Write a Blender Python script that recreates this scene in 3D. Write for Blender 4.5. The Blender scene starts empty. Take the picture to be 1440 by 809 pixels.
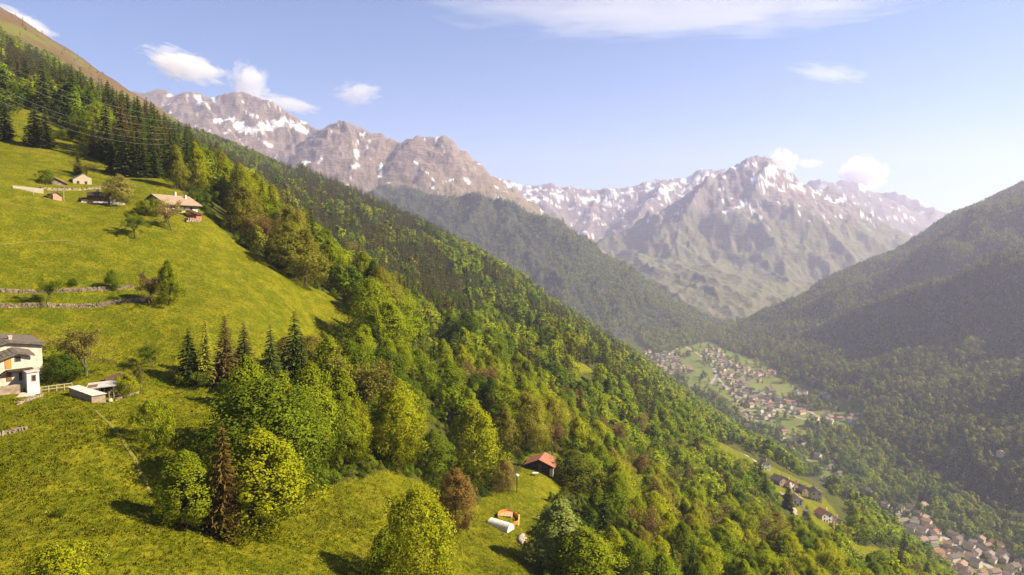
import bpy, bmesh, math, random, time
import numpy as np
from mathutils import Vector, Matrix, Euler
T0 = time.time()
SC = bpy.context.scene
COL = SC.collection
R = math.radians
rng = np.random.default_rng(7)
random.seed(7)

# ------------------------------------------------------------------ camera, world, sun, exposure
FPX, CX, CY, PITCH = 973.0, 720.0, 404.5, math.atan(0.0766)   # focal length in photo pixels, image centre, tilt down
cam_d = bpy.data.cameras.new('camera')
cam = bpy.data.objects.new('camera', cam_d); COL.objects.link(cam)
cam_d.sensor_fit = 'HORIZONTAL'; cam_d.sensor_width = 36.0; cam_d.lens = 36.0 * FPX / 1440.0
cam_d.clip_start = 0.5; cam_d.clip_end = 60000.0
cam.location = (0, 0, 0); cam.rotation_euler = (math.pi / 2 - PITCH, 0, 0)
SC.camera = cam

SUN_AZ, SUN_EL = 92.0, 36.0          # degrees clockwise from the view direction, and above the horizon
world = bpy.data.worlds.new('World'); SC.world = world; world.use_nodes = True
wn = world.node_tree; wn.nodes.clear()
sky = wn.nodes.new('ShaderNodeTexSky'); sky.sky_type = 'NISHITA'; sky.sun_disc = False
sky.sun_elevation = R(SUN_EL); sky.sun_rotation = R(SUN_AZ)
sky.altitude = 1200.0; sky.air_density = 1.0; sky.dust_density = 0.6; sky.ozone_density = 6.0
wb = wn.nodes.new('ShaderNodeBackground'); wb.inputs['Strength'].default_value = 0.058
wo = wn.nodes.new('ShaderNodeOutputWorld')
tone = wn.nodes.new('ShaderNodeMix'); tone.data_type = 'RGBA'; tone.blend_type = 'MULTIPLY'; tone.inputs[0].default_value = 1.0; tone.inputs[7].default_value = (1.02, 0.965, 1.0, 1)   # the evening air is a little more violet
wn.links.new(sky.outputs[0], tone.inputs[6]); wn.links.new(tone.outputs[2], wb.inputs[0]); wn.links.new(wb.outputs[0], wo.inputs[0])
sl = bpy.data.lights.new('sun', 'SUN'); sl.energy = 5.0; sl.angle = R(0.5); sl.color = (1.0, 0.86, 0.60)
sun = bpy.data.objects.new('sun', sl); COL.objects.link(sun)
SUND = Vector((math.sin(R(SUN_AZ)) * math.cos(R(SUN_EL)), math.cos(R(SUN_AZ)) * math.cos(R(SUN_EL)), math.sin(R(SUN_EL))))
sun.rotation_euler = SUND.to_track_quat('Z', 'Y').to_euler(); sun.location = (0, 0, 300)
SC.view_settings.view_transform = 'Standard'; SC.view_settings.look = 'None'
SC.view_settings.exposure = 1.6; SC.view_settings.gamma = 1.0
SC.cycles.use_denoising = True
SC.cycles.max_bounces = 6; SC.cycles.volume_bounces = 3; SC.cycles.transparent_max_bounces = 12

# ------------------------------------------------------------------ helpers: pixels and rays
_cp, _sp = math.cos(PITCH), math.sin(PITCH)
def ray(px, py):
    """direction of a photo pixel, scaled so that y (forward) is 1: (x/y, z/y)"""
    u = (np.asarray(px, float) - CX) / FPX; v = (CY - np.asarray(py, float)) / FPX
    dy = _cp + v * _sp; dz = -_sp + v * _cp
    return u / dy, dz / dy
def at(px, py, d):
    a, b = ray(px, py); return np.array([a * d, d * np.ones_like(a), b * d]).T
def proj(x, y, z):
    f = y * _cp - z * _sp; up = y * _sp + z * _cp
    f = np.where(f < 1e-3, 1e-3, f)
    return CX + FPX * x / f, CY - FPX * up / f

# ------------------------------------------------------------------ noise
_perm = np.random.default_rng(3).permutation(256); _perm = np.concatenate([_perm, _perm, _perm[:2]])
_ga = np.random.default_rng(4).uniform(0, 2 * math.pi, 256); _gx, _gy = np.cos(_ga), np.sin(_ga)
def perlin(x, y):
    xi = np.floor(x).astype(int); yi = np.floor(y).astype(int); fx = x - xi; fy = y - yi
    xi &= 255; yi &= 255
    u = fx * fx * fx * (fx * (fx * 6 - 15) + 10); v = fy * fy * fy * (fy * (fy * 6 - 15) + 10)
    def g(ix, iy, dx, dy):
        h = _perm[_perm[ix & 255] + (iy & 255)]
        return _gx[h] * dx + _gy[h] * dy
    a = g(xi, yi, fx, fy); b = g(xi + 1, yi, fx - 1, fy); c = g(xi, yi + 1, fx, fy - 1); d = g(xi + 1, yi + 1, fx - 1, fy - 1)
    return (a + u * (b - a) + v * ((c + u * (d - c)) - (a + u * (b - a)))) * 1.5
def fbm(x, y, s, o=4, off=0.0, gain=.5):
    t = 0; a = 1.0; x = x / s + off; y = y / s + off * 1.7
    for i in range(o):
        t = t + a * perlin(x, y); x = x * 2.03 + 11.3; y = y * 2.03 + 5.1; a *= gain
    return t
def ridged(x, y, s, o=5, off=0.0, gain=.5):
    t = 0; a = 1.0; x = x / s + off; y = y / s + off * 1.7; w = 1.0
    for i in range(o):
        n = 1 - np.abs(perlin(x, y)) * 1.4; n = n * n; t = t + a * n * w; w = np.clip(n, 0, 1); x = x * 2.07 + 3.3; y = y * 2.07 + 9.1; a *= gain
    return t
def sstep(a, b, x):
    t = np.clip((x - a) / (b - a), 0, 1); return t * t * (3 - 2 * t)

# ------------------------------------------------------------------ the shape of the land
# control points on the near hillside: photo pixel and estimated distance ahead in metres
CTRL = [(-100,809,55),(0,809,58),(150,809,62),(300,809,68),(450,809,79),(600,809,97),(720,809,118),(860,809,150),(1000,809,195),(1150,809,280),
 (-60,700,78),(0,700,77),(150,700,81),(300,745,83),(450,700,110),(540,660,128),(705,735,150),(760,662,185),(620,700,150),
 (0,610,93),(150,600,102),(250,590,113),(30,546,112),(150,560,113),(220,520,126),(300,540,124),(-60,546,108),
 (0,470,128),(100,440,142),(250,430,152),(400,460,165),(505,445,192),(0,430,138),(0,380,152),(250,380,174),(400,390,204),(0,320,168),
 (150,320,184),(330,345,212),(270,300,216),(0,265,192),(140,290,206),(230,300,208),(150,252,236),(300,312,218),
 (0,200,262),(100,212,270),(30,150,330),(200,245,250),(250,270,235),(-100,300,165),(-100,200,250),
 (60,120,560),(0,75,700),(200,170,900),(0,20,1150),(210,145,1480),(300,192,1500),(400,232,1500),(560,300,1480),(700,376,1450),(700,386,1100),(700,402,850),(750,414,1350),(750,422,1000),
 (480,400,420),(520,430,300),(600,480,310),(620,400,700),(700,470,600),(820,515,500),(800,452,1350),(800,458,1000),(800,474,780),(850,486,1250),(850,492,950),(905,522,1200),(905,528,950),(950,570,950),(950,578,760),(985,606,780),(985,614,650),
 (1010,634,660),(1060,658,660),(1110,684,620),(1145,702,590),(1190,740,540),(1250,776,540),(1310,830,500),(900,640,420),(800,620,300),(1000,700,420),(640,560,230),(500,520,190),(1000,592,1150),(1080,640,1000),(1180,705,950),(1280,770,900)]
CT = np.array(CTRL, float)
CP = at(CT[:, 0], CT[:, 1], CT[:, 2])
def base_hill(x, y):
    xp = np.maximum(x, 0)
    return -0.5 * x - 60 - 0.00035 * xp ** 2
def _ab(x, y):
    return np.arctan2(x, np.maximum(y, 1)) * 2.6, np.log(np.hypot(x, y) + 5)
def _phi(d2):
    return 0.5 * d2 * np.log(d2 + 1e-9)
_A, _B = _ab(CP[:, 0], CP[:, 1])
_res = (CP[:, 2] - base_hill(CP[:, 0], CP[:, 1])) / np.hypot(CP[:, 0], CP[:, 1])
_n = len(_A)
_K = _phi((_A[:, None] - _A) ** 2 + (_B[:, None] - _B) ** 2) + np.eye(_n) * 0.004
_M = np.zeros((_n + 3, _n + 3)); _M[:_n, :_n] = _K; _M[:_n, _n] = 1; _M[:_n, _n + 1] = _A; _M[:_n, _n + 2] = _B; _M[_n:, :_n] = _M[:_n, _n:].T
_w = np.linalg.solve(_M, np.concatenate([_res, [0, 0, 0]]))
def hill(x, y):
    x = np.asarray(x, float); y = np.asarray(y, float)
    a, b = _ab(x, y); r = np.hypot(x, y)
    t = np.zeros_like(a)
    for i in range(_n): t += _w[i] * _phi((a - _A[i]) ** 2 + (b - _B[i]) ** 2)
    t += _w[_n] + _w[_n + 1] * a + _w[_n + 2] * b
    th = np.abs(np.arctan2(x, y))
    win = (1 - sstep(R(44), R(62), th)) * sstep(30, 50, r) * (1 - sstep(1500, 2200, r))
    z = base_hill(x, y) + np.clip(t, -.35, .35) * r * win
    crest = 1500 + 60 * fbm(x, y, 300, 2, 3.0) + 0.12 * np.clip(-x - 300, 0, 900)
    e = y - crest
    z = z - 0.75 * np.logaddexp(0, e / 45.0) * 45.0
    # medium and small relief, growing with distance (gullies running down the slope)
    amp = sstep(250, 900, r)
    z = z + amp * (9 * fbm(x * .35, y, 160, 3, 1.0) + 3.0 * fbm(x, y, 45, 2, 2.0)) + 0.5 * fbm(x, y, 14, 3, 5.0) * sstep(40, 60, r) * (1 - .5 * sstep(100, 400, r))
    return z
def floor_h(x, y):
    return -465 + 0.033 * (np.clip(y, -4000, 2950) - 1000) - .02 * np.clip(y - 2950, 0, 3000) + 5 * fbm(x, y, 220, 3, 8.0) * sstep(600, 900, np.hypot(x, y))

def ridge_net(x, y, segs, p=1.0):
    """height of a mountain described by its crest lines: highest of (crest height - slope * distance)"""
    h = np.full(np.shape(x), -1e9)
    for (x0, y0, z0, x1, y1, z1, s) in segs:
        dx, dy = x1 - x0, y1 - y0; L2 = dx * dx + dy * dy
        t = np.clip(((x - x0) * dx + (y - y0) * dy) / L2, 0, 1)
        d = np.hypot(x - x0 - t * dx, y - y0 - t * dy)
        h = np.maximum(h, z0 + t * (z1 - z0) - s * d)
    return h
def poly_segs(pts, s):
    return [(*pts[i], *pts[i + 1], s) for i in range(len(pts) - 1)]
def pix_line(pp, s):
    """crest line given as (px, py, distance)"""
    a = np.array(pp, float); q = at(a[:, 0], a[:, 1], a[:, 2]); return poly_segs([tuple(v) for v in q], s)

_rc = np.array([(1440, 240, 3350), (1330, 300, 3250), (1210, 360, 3130), (1100, 425, 2960), (1010, 474, 2850)], float)
_rq = at(_rc[:, 0], _rc[:, 1], _rc[:, 2])[::-1]
_rx = np.concatenate([[0, 700], _rq[:, 0], [4000, 9000]]); _rcy = np.concatenate([[2700, 2750], _rq[:, 1], [3600, 3800]])
_rz = np.concatenate([[-900, -560], _rq[:, 2], [640, 900]])
def right_h(x, y):
    """far valley side: a long face that rises to the right, ribbed by spurs and gullies, ending at its crest"""
    wx = x + 70 * fbm(x, y, 380, 3, 20.0); wy = y + 90 * fbm(x, y, 420, 3, 30.0) - .18 * x
    z = np.interp(wx, _rx, _rz) + 45 * np.tanh((2300 - y) / 900.0) * sstep(1000, 1500, x)
    z = z + .12 * np.clip(wx - 1000, 0, 2500) * sstep(2950, 2250, y)  # extra steepness added so the face turns from the sun into shade
    rib = ridged((-.8 * wx + .6 * wy) * .30, .6 * wx + .8 * wy, 620, 4, 12.0, .45) - 1.0  # ribs set slantwise so they break the face into lit and shaded bands
    e = y - np.interp(x, _rx, _rcy)
    w = sstep(950, 1400, x)
    z = z + w * (165 * rib * sstep(-40, -600, e) + 30 * fbm(x, y * .7, 270, 4, 16.0) * (.25 + .75 * sstep(-40, -400, e)) + 7 * fbm(x, y, 70, 3, 6.0))
    return z - .62 * np.logaddexp(0, e / 30.0) * 30.0
def smax(a, b, k):
    m = np.maximum(a, b); return m + k * np.log(np.exp((a - m) / k) + np.exp((b - m) / k)) - 0
def ground_h(x, y):
    x = np.asarray(x, float); y = np.asarray(y, float)
    f = floor_h(x, y)
    return smax(smax(hill(x, y), f, 9.0), right_h(x, y), 9.0)
def hit(px, py, dmax=4200.0):
    """where the view ray of a photo pixel meets the ground"""
    a, b = ray(px, py); a = np.atleast_1d(a); b = np.atleast_1d(b)
    d = np.full(a.shape, 30.0); done = np.zeros(a.shape, bool); prev = d.copy()
    step = 1.012
    while True:
        live = ~done
        if not live.any() or d[live].min() > dmax: break
        below = b[live] * d[live] < ground_h(a[live] * d[live], d[live])
        idx = np.where(live)[0]
        done[idx[below]] = True
        up = idx[~below]; prev[up] = d[up]; d[up] *= step
    lo, hi = prev, d.copy()
    for _ in range(12):
        m = (lo + hi) / 2; bl = b * m < ground_h(a * m, m)
        hi = np.where(bl, m, hi); lo = np.where(bl, lo, m)
    return np.array([a * hi, hi, ground_h(a * hi, hi)]).T

# ------------------------------------------------------------------ mountains behind (crest lines with slopes)
SPUR_SEGS = (pix_line([(540, 262, 3900), (600, 268, 3750), (680, 270, 3600), (760, 299, 3450), (830, 360, 3330), (900, 402, 3230), (960, 440, 3180), (1004, 470, 3150)], .62)
  + pix_line([(700, 275, 3560), (760, 345, 3200), (800, 420, 2800)], .70)
  + pix_line([(860, 378, 3280), (880, 430, 3000), (900, 470, 2700)], .62))
MASSIF_SEGS = (pix_line([(150, 120, 5300), (205, 128, 5200), (232, 124, 5200), (258, 132, 5150), (270, 127, 5150), (300, 136, 5100), (340, 128, 5100), (372, 140, 5000), (398, 150, 4950), (425, 166, 4850), (448, 180, 4750),
     (462, 173, 4650), (490, 171, 4600), (512, 178, 4580), (535, 187, 4550), (562, 196, 4500), (585, 189, 4450), (612, 193, 4430), (630, 194, 4420)], .80)
  + pix_line([(630, 194, 4420), (640, 204, 4420), (650, 226, 4420), (668, 236, 4420), (700, 252, 4420), (735, 278, 4420), (760, 296, 4430), (800, 330, 4450), (840, 365, 4480)], .85)
  + pix_line([(490, 171, 4600), (500, 215, 4350), (520, 262, 4080)], .62)
  + pix_line([(398, 150, 4950), (410, 200, 4600), (425, 235, 4350)], .66)
  + pix_line([(270, 127, 5150), (300, 160, 4850), (330, 190, 4600)], .66)
  + pix_line([(612, 193, 4430), (610, 225, 4220), (605, 262, 4000)], .66)
  + pix_line([(562, 196, 4500), (560, 230, 4250), (555, 275, 3980)], .66)
  + pix_line([(668, 236, 4420), (680, 262, 4250), (700, 290, 4050)], .7))
PEAK_SEGS = (pix_line([(1000, 245, 5700), (1030, 226, 5750), (1052, 217, 5800), (1076, 222, 5850), (1095, 236, 5900), (1130, 252, 5950), (1165, 262, 6000), (1200, 285, 6000), (1260, 330, 6000), (1330, 380, 6000)], .72)
  + pix_line([(1000, 245, 5700), (960, 300, 5200), (950, 350, 4800), (945, 395, 4400), (975, 450, 4000), (990, 470, 3450)], .68)
  + pix_line([(1000, 245, 5700), (940, 285, 5600), (880, 318, 5500), (830, 345, 5400)], .68)
  + pix_line([(1052, 217, 5800), (1062, 270, 5350), (1075, 330, 4950), (1070, 400, 4450), (1060, 450, 4100), (1045, 470, 3450)], .70)
  + pix_line([(1130, 252, 5950), (1140, 300, 5500), (1150, 350, 5100), (1140, 400, 4700)], .70)
  + pix_line([(1020, 300, 5250), (1010, 350, 4850), (1015, 410, 4350)], .74)
  + pix_line([(1095, 330, 4980), (1110, 390, 4500), (1100, 440, 4200)], .74)
  + pix_line([(1165, 262, 6000), (1200, 330, 5400), (1220, 380, 5000)], .70))
BACK_SEGS = (pix_line([(680, 262, 7600), (702, 246, 7500), (722, 250, 7500), (745, 256, 7500), (770, 252, 7500), (792, 262, 7450), (815, 262, 7400), (842, 267, 7400), (868, 260, 7350), (900, 252, 7350), (935, 247, 7300), (965, 246, 7300), (985, 238, 7300), (1010, 236, 7300), (1040, 250, 7300)], .62)
  + pix_line([(745, 256, 7500), (770, 290, 6900), (800, 320, 6500)], .62)
  + pix_line([(842, 267, 7400), (830, 300, 6800), (820, 330, 6400)], .62)
  + pix_line([(935, 247, 7300), (920, 275, 6800), (890, 310, 6300)], .62))
FAR_SEGS = (pix_line([(1120, 262, 8300), (1150, 252, 8200), (1185, 254, 8200), (1215, 262, 8200), (1245, 274, 8100), (1275, 296, 8000), (1310, 312, 8000), (1360, 330, 8000)], .55)
  + pix_line([(1215, 268, 8700), (1245, 264, 8700), (1275, 276, 8700), (1300, 288, 8700), (1325, 287, 8700), (1345, 292, 8700), (1420, 300, 8700)], .5)
  + pix_line([(1150, 252, 8200), (1180, 300, 7500), (1200, 330, 7200)], .6)
  + pix_line([(1245, 274, 8100), (1265, 310, 7400), (1290, 340, 7000)], .6))
def mtn(segs, ws, wamp, rs, ramp, off, fine=0.0, band=0.0):
    def f(x, y):
        wx = x + wamp * fbm(x, y, ws, 4, off); wy = y + wamp * fbm(x, y, ws, 4, off + 7)
        h = ridge_net(wx, wy, segs)
        if band: h = h + band * np.sin(h / 13.0 + 2.5 * fbm(x, y, 300, 3, off + 5)) * sstep(-.5, .2, fbm(x, y, 420, 2, off + 6))
        return h + fine * (ridged(x, y, 120, 4, off + 9, .55) - 1.0) + ramp * (ridged(wx, wy, rs, 5, off + 2, .52) - 1.05) + ramp * .35 * fbm(x, y, rs * .12, 3, off + 4)
    return f
spur_h = mtn(SPUR_SEGS, 240, 26, 300, 34, 41.0)
_peak0 = mtn(PEAK_SEGS, 420, 40, 520, 50, 61.0, 10.0)
def peak_h(x, y):
    apron = -402 + 345 * (1 - np.exp(-np.clip(y - 3080, 0, 9000) / 1100.0)) - .16 * np.abs(x - 1050) - 600 * sstep(500, 100, x) + 34 * (ridged(x, y * .5, 420, 5, 64.0, .5) - 1.0) + 10 * fbm(x, y, 60, 3, 66.0)
    return smax(_peak0(x, y), apron, 14.0)
massif_h = mtn(MASSIF_SEGS, 330, 10, 300, 15, 51.0, 9.0, 10.0)
back_h = mtn(BACK_SEGS, 500, 45, 650, 38, 71.0)
far_h = mtn(FAR_SEGS, 500, 40, 700, 60, 81.0)

# ------------------------------------------------------------------ material helper
def new_mat(name, rough=.9, spec=.15):
    m = bpy.data.materials.new(name); m.use_nodes = True
    nt = m.node_tree; b = nt.nodes['Principled BSDF']
    b.inputs['Roughness'].default_value = rough; b.inputs['Specular IOR Level'].default_value = spec
    return m, nt, b
class NT:
    """tiny node-graph writer"""
    def __init__(s, nt): s.nt = nt
    def n(s, t, **k):
        nd = s.nt.nodes.new(t)
        for a, v in k.items():
            if a == 'ins':
                for i, w in v.items():
                    if hasattr(w, 'is_output') or isinstance(w, bpy.types.NodeSocket): s.nt.links.new(w, nd.inputs[i])
                    else: nd.inputs[i].default_value = w
            else: setattr(nd, a, v)
        return nd
    def noise(s, vec, scale, detail=4, rough=.55, dist=0.0):
        nd = s.n('ShaderNodeTexNoise', ins={'Scale': scale, 'Detail': detail, 'Roughness': rough, 'Distortion': dist})
        if vec is not None: s.nt.links.new(vec, nd.inputs['Vector'])
        return nd.outputs['Fac']
    def ramp(s, fac, stops, interp='LINEAR'):
        nd = s.n('ShaderNodeValToRGB'); cr = nd.color_ramp; cr.interpolation = interp
        while len(cr.elements) < len(stops): cr.elements.new(.5)
        for e, (p, c) in zip(cr.elements, stops): e.position = p; e.color = (*c, 1) if len(c) == 3 else c
        s.nt.links.new(fac, nd.inputs[0]); return nd.outputs[0]
    def mix(s, f, a, b, mode='MIX'):
        nd = s.n('ShaderNodeMix', data_type='RGBA', blend_type=mode)
        for i, w in ((0, f), (6, a), (7, b)):
            if isinstance(w, bpy.types.NodeSocket): s.nt.links.new(w, nd.inputs[i])
            else: nd.inputs[i].default_value = w if i == 0 or len(w) == 4 else (*w, 1)
        return nd.outputs[2]
    def math(s, op, a, b=0.0, clamp=False):
        nd = s.n('ShaderNodeMath', operation=op, use_clamp=clamp)
        for i, w in ((0, a), (1, b)):
            if isinstance(w, bpy.types.NodeSocket): s.nt.links.new(w, nd.inputs[i])
            else: nd.inputs[i].default_value = w
        return nd.outputs[0]
    def remap(s, v, a, b, c=0.0, d=1.0):
        nd = s.n('ShaderNodeMapRange', ins={0: v, 1: a, 2: b, 3: c, 4: d}); return nd.outputs[0]
    def bump(s, h, strength, dist):
        return s.n('ShaderNodeBump', ins={'Height': h, 'Strength': strength, 'Distance': dist}).outputs[0]
    def attr(s, name):
        return s.n('ShaderNodeAttribute', attribute_name=name)
    def pos(s): return s.n('ShaderNodeNewGeometry').outputs['Position']
def mesh_np(name, co, faces, smooth=True, mats=(), midx=None):
    """mesh from numpy coordinates and an (n,3) or (n,4) face array"""
    me = bpy.data.meshes.new(name); n, k = faces.shape
    me.vertices.add(len(co)); me.vertices.foreach_set('co', np.ascontiguousarray(co, np.float32).ravel())
    me.loops.add(n * k); me.loops.foreach_set('vertex_index', faces.astype(np.int32).ravel())
    me.polygons.add(n); me.polygons.foreach_set('loop_start', np.arange(0, n * k, k, dtype=np.int32))
    me.polygons.foreach_set('loop_total', np.full(n, k, np.int32))
    if smooth is not None: me.polygons.foreach_set('use_smooth', np.full(n, bool(smooth)))
    for m in mats: me.materials.append(m)
    if midx is not None: me.polygons.foreach_set('material_index', np.asarray(midx, np.int32))
    me.update(calc_edges=True); return me
def link(name, me, parent=None, **props):
    o = bpy.data.objects.new(name, me); COL.objects.link(o)
    if parent is not None: o.parent = parent
    for k, v in props.items(): o[k] = v
    return o
def col_attr(me, name, rgb):
    a = me.attributes.new(name, 'FLOAT_COLOR', 'POINT')
    buf = np.ones((len(me.vertices), 4), np.float32); buf[:, :rgb.shape[1]] = rgb
    a.data.foreach_set('color', buf.ravel())
def polar_mesh(name, th, rr, hfun, closed=False):
    TH, RR = np.meshgrid(th, rr, indexing='ij'); X = RR * np.sin(TH); Y = RR * np.cos(TH); Z = hfun(X.ravel(), Y.ravel()).reshape(X.shape)
    co = np.stack([X.ravel(), Y.ravel(), Z.ravel()], 1); nt, nr = X.shape
    i = np.arange(nt if closed else nt - 1)[:, None]; j = np.arange(nr - 1)[None, :]; i2 = (i + 1) % nt
    f = np.stack([i * nr + j, i * nr + j + 1, i2 * nr + j + 1, i2 * nr + j], -1).reshape(-1, 4)
    return co, f[:, ::1]
# ------------------------------------------------------------------ land cover (what grows where)
def inpoly(px, py, poly):
    px = np.asarray(px); py = np.asarray(py); c = np.zeros(px.shape, bool); n = len(poly); j = n - 1
    for i in range(n):
        xi, yi = poly[i]; xj, yj = poly[j]
        if yi != yj:
            c ^= ((yi > py) != (yj > py)) & (px < (xj - xi) * (py - yi) / (yj - yi) + xi)
        j = i
    return c
# meadow outlines as corner points on the land: (photo pixel, distance ahead) -> plan position
def plan(pts): 
    a = np.array(pts, float); q = at(a[:, 0], a[:, 1], a[:, 2]); return [(v[0], v[1]) for v in q]
def plan_hit(pts):
    a = np.array(pts, float); q = hit(a[:, 0], a[:, 1]); return [(v[0], v[1]) for v in q]
MEADOWS = [plan_hit([(-250, 900), (-250, 215), (-100, 200), (0, 195), (0, 170), (30, 150), (60, 160), (110, 190), (140, 220), (175, 243), (230, 247), (262, 276), (300, 312), (340, 346),
   (400, 384), (450, 408), (512, 440), (520, 455), (514, 488), (482, 528), (430, 542), (390, 545), (350, 545), (262, 540), (262, 545), (312, 548), (328, 590), (320, 640), (290, 672), (225, 690), (230, 720), (262, 745), (320, 752), (360, 745), (412, 714),
   (452, 684), (520, 670), (572, 670), (600, 682), (615, 700), (650, 720), (690, 690), (720, 685), (735, 655), (740, 640), (790, 640), (802, 662), (800, 690), (765, 715), (752, 760), (765, 800), (760, 900), (640, 940), (560, 940), (500, 940)]),
   plan_hit([(808, 512), (830, 518), (842, 530), (815, 524)]),
   plan_hit([(1005, 618), (1060, 645), (1145, 684), (1150, 692), (1120, 684), (1060, 664), (1012, 640)]),
   plan_hit([(1085, 668), (1160, 700), (1195, 752), (1165, 764), (1118, 732), (1090, 692)]),
   plan_hit([(1195, 762), (1262, 782), (1275, 800), (1215, 792), (1198, 775)]),
   plan_hit([(600, 473), (622, 475), (625, 490), (605, 488)])]
FIELDS = [plan_hit(p) for p in ([(1050, 545), (1080, 527), (1130, 535), (1165, 550), (1100, 560), (1065, 556)], [(975, 490), (1005, 488), (1010, 498), (985, 505), (965, 500)],
   [(1130, 560), (1180, 558), (1210, 562), (1205, 580), (1160, 572)], [(1165, 590), (1210, 588), (1190, 602), (1150, 606)], [(1085, 600), (1130, 592), (1160, 602), (1130, 620), (1095, 615)],
   [(985, 520), (1000, 522), (1012, 548), (1030, 560), (1000, 556), (985, 540)], [(925, 500), (965, 488), (1000, 480), (1020, 492), (1070, 505), (1100, 525), (1045, 545), (1060, 560), (1130, 575), (1215, 572), (1215, 600), (1160, 610), (1100, 610), (1060, 600), (1010, 560), (970, 545)],
   [(1310, 628), (1350, 625), (1365, 640), (1330, 645)], [(1380, 640), (1440, 648), (1450, 662), (1400, 655)], [(1230, 715), (1290, 735), (1360, 775), (1420, 815), (1330, 825), (1270, 770)], [(1120, 632), (1150, 645), (1185, 676), (1160, 676)], [(1195, 690), (1232, 702), (1258, 722), (1228, 724)], [(1085, 600), (1110, 610), (1130, 628), (1100, 622)])]
def in_any(x, y, polys):
    m = np.zeros(np.shape(x), bool)
    for p in polys: m |= inpoly(x, y, p)
    return m
# brown mountain pasture along the upper ridge; its lower edge in the photo
HEATH_EDGE = np.array([(-400, -90), (-60, 18), (0, 50), (70, 85), (130, 125), (190, 158), (240, 180), (300, 205), (360, 232), (420, 245)], float)
def heath_w(x, y, z):
    px, py = proj(x, y, z); e = np.interp(px, HEATH_EDGE[:, 0], HEATH_EDGE[:, 1])
    return np.where((px < 330) & (y > 420), sstep(-4, 10, e - py + 6 * fbm(x, y, 50, 3, 9.0)), 0) * (1 - sstep(240, 330, px))

# ------------------------------------------------------------------ ground sheet
th_f = np.arange(-43, 43.01, .16); th_c = np.arange(47, 317, 5.0)
TH = np.radians(np.concatenate([th_f, th_c]))
rr = np.concatenate([np.array([2.0, 12, 22, 32]), np.exp(np.arange(math.log(40), math.log(3700), .0095)), np.geomspace(3900, 14000, 24)])
co, fc = polar_mesh('ground', TH, rr, ground_h, closed=True)
fc = fc[:, ::-1]
gx, gy, gz = co.T
MEADOW_W = in_any(gx, gy, MEADOWS).astype(float)
FIELD_W = in_any(gx, gy, FIELDS).astype(float)
HEATH_W = heath_w(gx, gy, gz)
ground_me = mesh_np('ground', co, fc)
col_attr(ground_me, 'cover', np.stack([MEADOW_W, FIELD_W, HEATH_W], 1))
m, nt, b = new_mat('ground_cover', 1.0, 0.05); N = NT(nt)
P = N.pos(); cov = N.n('ShaderNodeSeparateColor', ins={0: N.attr('cover').outputs['Color']})
big = N.noise(P, .03, 5, .6); mid = N.noise(P, .22, 5, .65); fine = N.noise(P, 1.6, 4, .7)
grass = N.mix(N.remap(big, .35, .65), (0.097, 0.116, 0.0031), (0.140, 0.139, 0.0039))
grass = N.mix(N.remap(mid, .46, .60), grass, (0.200, 0.183, 0.0078))
fine2 = N.noise(P, .75, 5, .72); grass = N.mix(N.remap(fine, .40, .60), N.mix(.62, grass, (0.039, 0.056, 0.0024)), grass); grass = N.mix(N.math('MULTIPLY', N.remap(fine2, .53, .66), .7), grass, (0.195, 0.175, 0.0072)); grass = N.mix(N.math('MULTIPLY', N.remap(N.noise(P, 2.6, 2, .5), .66, .72), .6), grass, (0.223, 0.218, 0.0600))
soil = N.remap(N.noise(P, .075, 6, .68), .60, .72); grass = N.mix(N.math('MULTIPLY', soil, .55), grass, (0.149, 0.112, 0.0180)); path_ = N.remap(N.noise(P, .045, 3, .5), .475, .5); path2 = N.remap(N.noise(P, .045, 3, .5), .525, .5); grass = N.mix(N.math('MULTIPLY', N.math('MULTIPLY', path_, path2), .35), grass, (0.158, 0.145, 0.0120))
heath = N.mix(N.remap(mid, .3, .7), (.085, .052, .024), (.12, .078, .036)); heath = N.mix(N.remap(N.noise(P, .012, 4, .6), .5, .62), heath, (.11, .11, .02))
wood = N.mix(N.remap(mid, .35, .65), (.040, .050, .010), (.085, .085, .016))
field = N.mix(N.remap(N.noise(P, .012, 3, .5), .4, .6), (.115, .15, .028), (.15, .16, .04))
c = N.mix(cov.outputs[1], wood, field); c = N.mix(cov.outputs[0], c, grass); c = N.mix(cov.outputs[2], c, heath)
nt.links.new(c, b.inputs['Base Color']); nt.links.new(N.bump(N.math('ADD', fine, fine2), .9, .7), b.inputs['Normal'])
ground_me.materials.append(m)
link('ground', ground_me, kind='structure')

# ------------------------------------------------------------------ mountains
def rock_mat(name, rock1, rock2, low, low_z, rough_scale):
    m, nt, b = new_mat(name, .95, .1); N = NT(nt); P = N.pos()
    a = N.attr('cover'); s = N.n('ShaderNodeSeparateColor', ins={0: a.outputs['Color']})
    z = N.n('ShaderNodeSeparateXYZ', ins={0: P}).outputs[2]
    st = N.n('ShaderNodeMapping', ins={'Vector': P, 'Scale': (1, 1, 6.0)}).outputs[0]     # bedding: flat bands in the rock
    n1 = N.noise(st, rough_scale, 6, .65, .6); n2 = N.noise(P, rough_scale * 5, 5, .65)
    c = N.mix(N.remap(n1, .35, .65), rock1, rock2); c = N.mix(N.math('MULTIPLY', N.remap(n2, .45, .7), .5), c, tuple(v * .6 for v in rock1))
    g = N.mix(N.remap(n2, .3, .7), low, tuple(v * 1.5 for v in low))
    gf = N.math('MULTIPLY', s.outputs[1], N.remap(N.noise(P, rough_scale * 3, 5, .6), .25, .55))
    c = N.mix(gf, c, g); c = N.mix(s.outputs[2], c, (.022, .030, .012))
    c = N.mix(s.outputs[0], c, (.70, .70, .72))
    nt.links.new(c, b.inputs['Base Color']); nt.links.new(N.bump(N.math('ADD', n1, n2), .7, 12.0), b.inputs['Normal'])
    return m
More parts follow.
